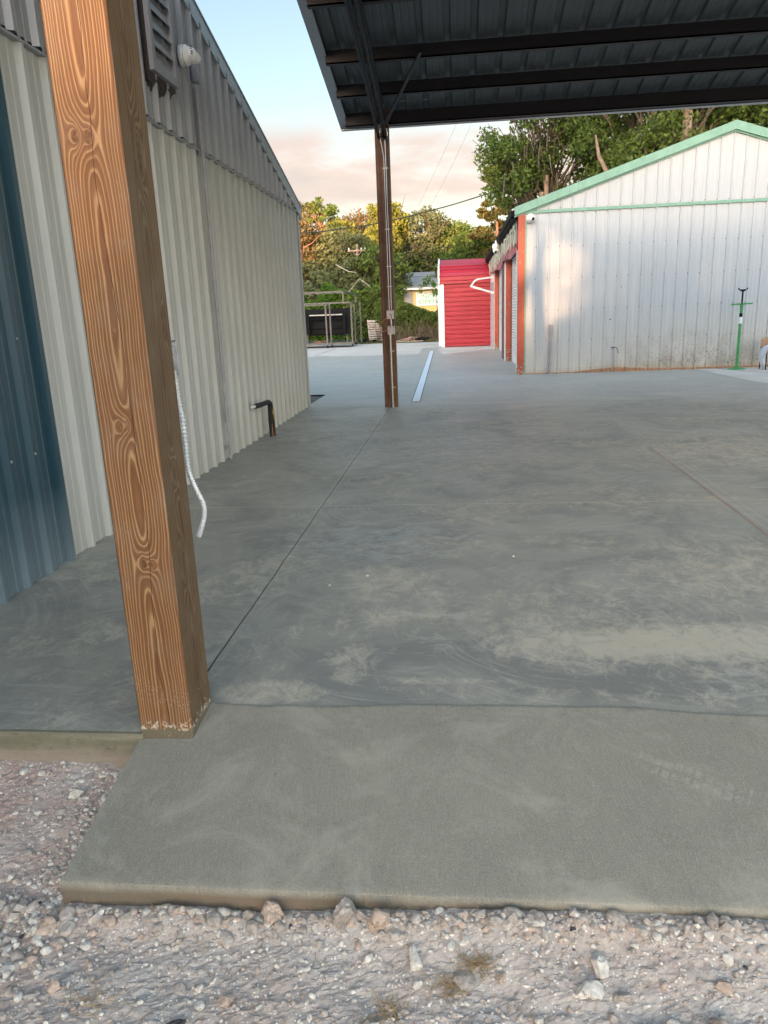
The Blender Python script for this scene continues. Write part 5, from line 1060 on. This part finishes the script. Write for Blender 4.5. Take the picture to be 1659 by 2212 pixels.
def tree(name, label, cat, base, H, crown, ncl, rcl, per, lsize, lmat, seed, bark='bark', trunk_r=.22, lean=(0, 0), squash=.65, flat=.2, group='trees along the far side of the yard', elong=1.5, limbs=True, bare=0):
    """crown: list of ellipsoids (cx,cy,cz,rx,ry,rz) in absolute coordinates"""
    rng = np.random.default_rng(seed); t = thing(name, label, cat, base, group)
    cs = []; guard = 0
    while len(cs) < ncl and guard < ncl * 60:
        guard += 1; e_ = crown[rng.integers(len(crown))]; d = rng.normal(size=3); d /= np.linalg.norm(d); q = np.array(e_[:3]) + d * np.array(e_[3:]) * (.35 + .65 * rng.random() ** .5)
        if all(np.linalg.norm((q - c) * np.array([1, .6, 1.2])) > rcl * .75 for c in cs): cs.append(q)
    rad = rcl * (.6 + .7 * rng.random(len(cs)))
    leaf_mesh('crown', clump_pts(cs, rad, per, rng, squash), lsize, lmat, t, rng, flat, elong)
    b = MB(); bx, by, bz = base; top_ = Vector((bx + lean[0], by + lean[1], H)); r = random.Random(seed)
    pts = []
    for k in range(9):
        f = k / 8; pts.append(Vector((bx, by, bz - .3)).lerp(top_, f) + Vector((r.uniform(-1, 1), r.uniform(-1, 1), 0)) * .03 * H * math.sin(f * 3.1) * .6)
    b.tube(pts, [trunk_r * (1 - .8 * k / 8) + .02 for k in range(9)], 8)
    if limbs:
        order = list(range(len(cs))); r.shuffle(order)
        for i in order[:int(len(cs) * .75)]:
            c = Vector(cs[i]); f = min(.92, max(.3, (c.z - bz) / (H - bz) * .75)); p0 = pts[int(f * 8)]; mid = p0.lerp(c, .5) + Vector((r.uniform(-.4, .4), r.uniform(-.4, .4), r.uniform(-.5, .2)))
            b.tube([p0, p0.lerp(mid, .5) + Vector((0, 0, .1)), mid, c], [trunk_r * .32, trunk_r * .25, trunk_r * .17, .02], 5)
            for _ in range(2):
                e2 = c + Vector((r.gauss(0, rcl * .7), r.gauss(0, rcl * .7), r.gauss(.2, rcl * .5))); b.tube([mid.lerp(c, .4), mid.lerp(e2, .6), e2], [.05, .035, .01], 4)
    for _ in range(bare):
        c = Vector(cs[r.randrange(len(cs))]); p0 = pts[r.randint(3, 7)]; e2 = c + Vector((r.uniform(-1, 1), 0, r.uniform(.2, 1.2))); b.tube([p0, p0.lerp(e2, .5) + Vector((0, 0, .4)), e2], [.07, .045, .012], 4)
    b.build('trunk', M[bark], t, smooth=True)
    return t
# crowns beyond the yard, left to right
BT = [
 ('pine_tree', 'lone round crowned pine standing above the trees near the left wall', 'tree', (-13.3, 78, 0), 12.5, [(-13.3, 78, 11.6, 2.0, 2, 1.1), (-13.0, 78, 10.4, 2.4, 2, .8)], 26, .62, 210, .22, 'mid', 101, 'barkpine', .18),
 ('tree', 'ragged tree with orange lit bare limbs directly beside the left wall', 'tree', (-12.8, 62, 0), 8.5, [(-12.4, 62, 7.2, 1.6, 2, 3.2)], 34, .8, 230, .22, 'tan', 102, 'barkpine', .25),
 ('tree', 'yellow green tree just right of the lone pine', 'tree', (-11.0, 72, 0), 10, [(-10.9, 72, 7.8, 2.7, 2.4, 2.1), (-12.0, 70, 6.5, 2.5, 2, 2)], 60, 1.0, 300, .24, 'yellow', 103, 'bark', .25),
 ('tree', 'broad dark green tree with drooping foliage behind the far pole', 'tree', (-9.0, 62, 0), 8.0, [(-9.2, 62, 5.4, 3.0, 2.2, 2.5), (-8.0, 60, 3.8, 3.6, 2, 1.8)], 95, .9, 330, .22, 'grey', 104, 'bark', .3),
 ('tree', 'thin twiggy tan tree with spring leaves above the far pole', 'tree', (-9.0, 76, 0), 10.0, [(-9.2, 76, 9.3, 1.9, 2, 1.9)], 34, .8, 130, .2, 'tan', 105, 'barkpine', .2),
 ('tree', 'tall bright yellow tree left of and behind the far timber post', 'tree', (-6.4, 70, 0), 9.8, [(-6.3, 70, 9.0, 1.5, 2, 2.2), (-6.6, 69, 6.8, 2.2, 2, 2.2)], 60, .85, 300, .23, 'yellow', 106, 'bark', .25),
 ('tree', 'green tree under the yellow one at the far post', 'tree', (-6.2, 60, 0), 6.5, [(-5.9, 60, 4.4, 2.0, 2, 2.0), (-7.2, 62, 5.3, 1.8, 2, 1.6)], 50, .85, 300, .21, 'mid', 107, 'bark', .25),
 ('tree', 'open crowned greyish tree with golden top above the yellow store', 'tree', (-3.2, 72, 0), 9.2, [(-2.9, 72, 8.6, 2.9, 2.4, 2.0), (-3.6, 72, 6.3, 2.8, 2, 2.0)], 78, .85, 190, .22, 'grey', 108, 'bark', .3),
 ('tree', 'dense dull green tree between the open tree and the red shed', 'tree', (-.2, 73, 0), 9, [(-.5, 73, 7.3, 2.7, 2.4, 2.0), (-1.4, 72, 5.6, 3.2, 2, 1.8)], 85, .9, 260, .22, 'mid', 109, 'bark', .3),
 ('tree', 'dark rounded tree right behind the red shed', 'tree', (2.0, 64, 0), 7.6, [(1.7, 64, 6.0, 1.8, 2, 1.6), (1.0, 64, 4.6, 2.6, 2, 1.6)], 60, .8, 330, .2, 'dark', 110, 'bark', .28),
]
for (n_, lb, ct, bs, H_, cw, nc, rc, per, ls, lm, sd_, bk, tr_) in BT: tree(n_, lb, ct, bs, H_, cw, nc, rc, int(per * .5), ls * .92, LM[lm], sd_, bk, tr_, bare=6)
def pine(label, x, y, H, z0, seed, R_=1.5, n=22):
    t = thing('pine_tree', label, 'tree', (x, y, 0), 'tall pines behind the workshop'); rng = np.random.default_rng(seed); r = random.Random(seed); b = MB()
    pts = [Vector((x + .012 * k * r.uniform(-3, 3), y, -.3 + (H + .3) * k / 8)) for k in range(9)]; b.tube(pts, [.20 - .018 * k for k in range(9)], 9); cs = []
    for i in range(n):
        z = z0 + (H - z0) * (i + .5) / n; a_ = r.uniform(0, 6.28); L_ = R_ * (1.1 - .6 * (i / n)) * r.uniform(.5, 1.1); e_ = Vector((x + L_ * math.cos(a_), y + L_ * math.sin(a_), z + r.uniform(-.2, .35)))
        b.tube([(x, y, z - .15), Vector((x, y, z)).lerp(e_, .5) + Vector((0, 0, -.05)), e_], [.05, .035, .012], 5)
        for q in (.45, .7, .9, 1.05): cs.append(np.array(Vector((x, y, z)).lerp(e_, q) + Vector((r.uniform(-.3, .3), r.uniform(-.3, .3), r.uniform(-.05, .15)))))
    b.build('trunk', M['barkpine'], t, smooth=True)
    leaf_mesh('crown', clump_pts(cs, np.full(len(cs), .38), 60, rng, .5), .17, LM['pine'], t, rng, .3, 2.2)
pine('front pine with bright orange trunk, leftmost of the pines behind the workshop', 3.0, 60, 12.0, 4.6, 201, 2.1, 30)
pine('second pine trunk right of the leftmost orange one', 4.5, 63, 12.5, 5.0, 202, 2.0, 28)
pine('third, thinner pine partly hidden by the oak foliage', 6.4, 66, 12.0, 6.0, 203, 1.9, 24)
# oaks over the workshop roof
def oak(label, base, H, crown, ncl, seed, lean=(0, 0), lm='dark', tr_=.3, per=165):
    return tree('oak_tree', label, 'tree', base, H, crown, ncl, .85, per, .15, LM[lm], seed, 'bark', tr_, lean, group='oaks behind the workshop')
oak('large oak whose leafy left edge hangs into the open sky', (6.2, 46, 0), 12, [(4.1, 45, 10.5, 2.6, 2.4, 2.2), (3.2, 45, 8.6, 1.5, 2, 1.6), (6.0, 46, 9.6, 2.4, 2.2, 2.2), (5.5, 45, 13, 4, 3, 2)], 80, 301, (-1.0, 0))
oak('oak with a crooked pale limb over the middle of the green roof slope', (8.9, 44, 0), 13, [(8.6, 44, 9.3, 2.4, 2.4, 2.4), (9.0, 43, 12, 3, 2.5, 2.4), (7.2, 45, 11.5, 2, 2, 2)], 64, 302, (.6, 0))
oak('oak beside the thick bare trunk left of the roof peak', (10.6, 41, 0), 13, [(10.2, 41, 8.6, 1.7, 2, 1.9), (9.2, 42, 8.0, 1.6, 2, 1.4), (11.2, 41, 11.5, 3, 2.4, 1.8)], 75, 303, lm='mid', per=180)
oak('oak with forked trunks behind the roof peak', (13.6, 44, 0), 14, [(12.9, 44, 10.6, 2.2, 2.4, 2.0), (13.2, 44, 8.4, 1.8, 2, 1.5), (14.5, 45, 12, 3, 2.5, 2)], 75, 304, (-.8, 0))
oak('rightmost oak running out of view past the roof peak', (17.2, 43, 0), 13, [(16.2, 43, 9.8, 2.4, 2.4, 2.2), (17.5, 43, 8.2, 2.8, 2, 1.6)], 75, 305)
t = thing('bare_trunk', 'thick straight pale trunk rising behind the roof left of its peak', 'tree', (10.9, 40, 0)); b = MB(); b.tube([(10.8, 40, -.3), (10.85, 40, 5), (10.98, 40, 10), (11.1, 40, 14)], [.30, .24, .22, .16], 12); b.build('trunk', simple('pale mottled bark', (.26, .19, .14), .95, 0, .4, 5, .8), t, smooth=True)
t = thing('crooked_limb', 'crooked pale dead limb leaning over the green roof slope', 'tree', (9.0, 40, 0)); b = MB(); b.tube([(9.4, 41, -.2), (8.2, 41, 6.0), (7.9, 41, 7.2), (7.1, 41, 8.6), (6.9, 41, 9.6)], [.2, .15, .13, .10, .05], 8); b.build('trunk', simple('pale bark', (.22, .16, .12), .95, 0, .3, 6, .8), t, smooth=True)
# hanging moss and vines in the first oak
b = MB(); r = random.Random(12)
for _ in range(26):
    x, z_ = r.uniform(2.6, 6.5), r.uniform(7.6, 11); L_ = r.uniform(.5, 1.8); y = r.uniform(43, 44.5); b.tube([(x, y, z_), (x + r.uniform(-.1, .1), y, z_ - L_ / 2), (x + r.uniform(-.15, .15), y, z_ - L_)], [.02, .035, .01], 4)
tag(b.build('hanging_moss', LM['moss']), 'grey moss strands hanging from the oak at the sky edge', 'moss', kind='stuff')
# hedge, undergrowth and grass beyond the slab
def mass(name, label, cat, boxes, dens, size, mat, seed, kind=None, flat=.2, droop=.3, hfn=None, elong=1.6):
    rng = np.random.default_rng(seed); out = []
    for (x0, x1, y0, y1, z0, z1) in boxes:
        n = int(dens * (x1 - x0) * (z1 - z0)); x = rng.uniform(x0, x1, n); d = rng.random(n) ** 1.6
        bulge = fbm(x, rng.random(n) * 0 + seed, .7, 4, seed); zt_ = z0 + (z1 - z0) * (.72 + .75 * bulge); z = z0 + (zt_ - z0) * rng.random(n) ** .8
        y = y0 + (y1 - y0) * d + 1.3 * fbm(x, z, .8, 4, seed + 3); out.append(np.stack([x, y, z], 1))
    o = leaf_mesh(name, np.concatenate(out), size, mat, None, rng, flat, elong, droop=droop)
    return tag(o, label, cat, kind=kind)
mass('hedge', 'bushy green hedge above a tangle of bare stems right of the far post', 'hedge', [(-4.3, .2, 42.0, 44.0, .25, 2.3), (-4.5, -3.0, 42, 44, .5, 3.3)], 3000, .09, LM['mid'], 401)
mass('hedge', 'bright leafy thicket behind the steel rack', 'hedge', [(-13, -4.6, 43.5, 46, .1, 4.0)], 1500, .10, LM['bright'], 402)
mass('shrub', 'drooping green saplings between rack and far post', 'shrub', [(-6.2, -3.9, 42.4, 44, .1, 3.3)], 1500, .09, LM['mid'], 403, droop=1.0)
mass('undergrowth', 'shaded undergrowth beneath the far trees', 'undergrowth', [(-24, -8.5, 56, 60, 0, 5.2), (-8.6, -4.6, 57, 59.4, 0, 3.4), (-24, 20, 80, 84, 0, 7.2)], 200, .26, LM['grey'], 404, kind='stuff')
mass('undergrowth_right', 'dark undergrowth filling the ground behind the workshop', 'undergrowth', [(5, 30, 50, 56, 0, 5.0), (-20, 40, 90, 95, 0, 6.5)], 150, .26, LM['mid'], 405, kind='stuff')
b = MB(); r = random.Random(4)
for _ in range(420):
    x = r.uniform(-4.4, .1); y = r.uniform(41.6, 42.6); h_ = r.uniform(.5, 1.2); dx = r.uniform(-.45, .45); b.tube([(x, y, -.05), (x + dx * .4, y - .1, h_ * .5), (x + dx, y, h_)], [.012, .009, .004], 3)
tag(b.build('bare_stems', simple('brown stems', (.13, .095, .065), .9)), 'tangle of bare brown stems under the hedge', 'stems', kind='stuff')
b = MB()
b.tube([(-6.9, 44.2, 4.3), (-6.2, 44.1, 3.9), (-5.7, 44.1, 3.8)], [.035, .03, .015], 5); b.tube([(-5.5, 43.6, 3.45), (-4.9, 43.6, 3.0), (-4.6, 43.6, 2.4)], [.02, .03, .035], 5); b.tube([(-5.5, 43.6, 3.45), (-6.2, 43.6, 2.7), (-6.5, 43.6, 1.8)], [.02, .025, .03], 5)
tag(b.build('dead_branch', simple('pale dead wood', (.34, .31, .25), .9), origin=(-5.8, 44, 3)), 'forked pale dead branches in the thicket left of the far post', 'branch')
rng = np.random.default_rng(77); N = 9000; C = np.stack([rng.uniform(-14, 1.5, N), 39.6 + rng.random(N) ** .7 * 2.6, np.full(N, -.02)], 1); C[:, 1] += -.3 * (C[:, 0] + 3) * .1; C[:, 2] += rng.random(N) * .05
tag(leaf_mesh('grass', C, .045, leaf_mat('grass blades', [(.09, .10, .03), (.14, .15, .05), (.20, .17, .08)]), None, rng, 0, 2.2), 'short rough grass along the hedge foot', 'grass', kind='stuff')
b = MB(); b.add([(-60, 38.0, -.05), (60, 38.0, -.05), (60, 62, -.05), (-60, 62, -.05)], [(0, 1, 2, 3)]); b.build('verge', M['ground'], kind='structure')
# drooping leafy twig in front of the store roof
t = thing('sapling', 'slender sapling with drooping leaves beside the red shed', 'shrub', (-1.0, 40.5, 0)); b = MB(); b.tube([(-1.0, 40.5, -.1), (-1.05, 40.5, 1.6), (-1.15, 40.5, 2.9), (-1.7, 40.4, 3.15)], [.02, .018, .012, .005], 5); b.tube([(-1.1, 40.5, 2.4), (-1.5, 40.3, 2.8), (-1.95, 40.3, 2.75)], [.012, .008, .004], 4); b.build('stem', M['bark'], t)
cs = [(-1.65, 40.4, 3.0), (-1.9, 40.3, 2.65), (-1.2, 40.4, 2.9), (-1.15, 40.4, 2.45), (-1.45, 40.4, 3.1)]
leaf_mesh('leaves', clump_pts(cs, np.full(5, .17), 26, rng, 1.3), .085, LM['bright'], t, rng, 0, 3.2, droop=2.5)
# added unseen tree line behind the camera, heights and gap shaped to shade the yard
rng = np.random.default_rng(9); N = 150000; x = rng.uniform(-110, 60, N); z = 23 * rng.random(N) ** 1.3; y = -70 + rng.uniform(-5, 5, N); xb = x + (y + 70) * .194
Hh = np.where(xb < -48, 11.5, np.where(xb < -33, 14.6, np.where(xb < -24, 16.6, np.where(xb < -20.5, 13.0, np.where(xb < -5, 22.0, 12.5))))) + 2.4 * fbm(xb, xb * 0, .22, 4, 6)  # heights stepped by which trees the sun should reach
hole = (xb > -16.5) & (xb < -13.7) & (z > 6.4) & (z < 10.6)  # gap cut so a sun patch lands on the gable
keep = (z < Hh) & ~(hole & (rng.random(N) < .97)); C = np.stack([x, y, z], 1)[keep]
tag(leaf_mesh('sun_blocking_trees', C, .85, LM['dark'], None, rng, 0, 1.3), 'added unseen line of trees shaped to block the low sun from the yard', 'trees', kind='stuff')
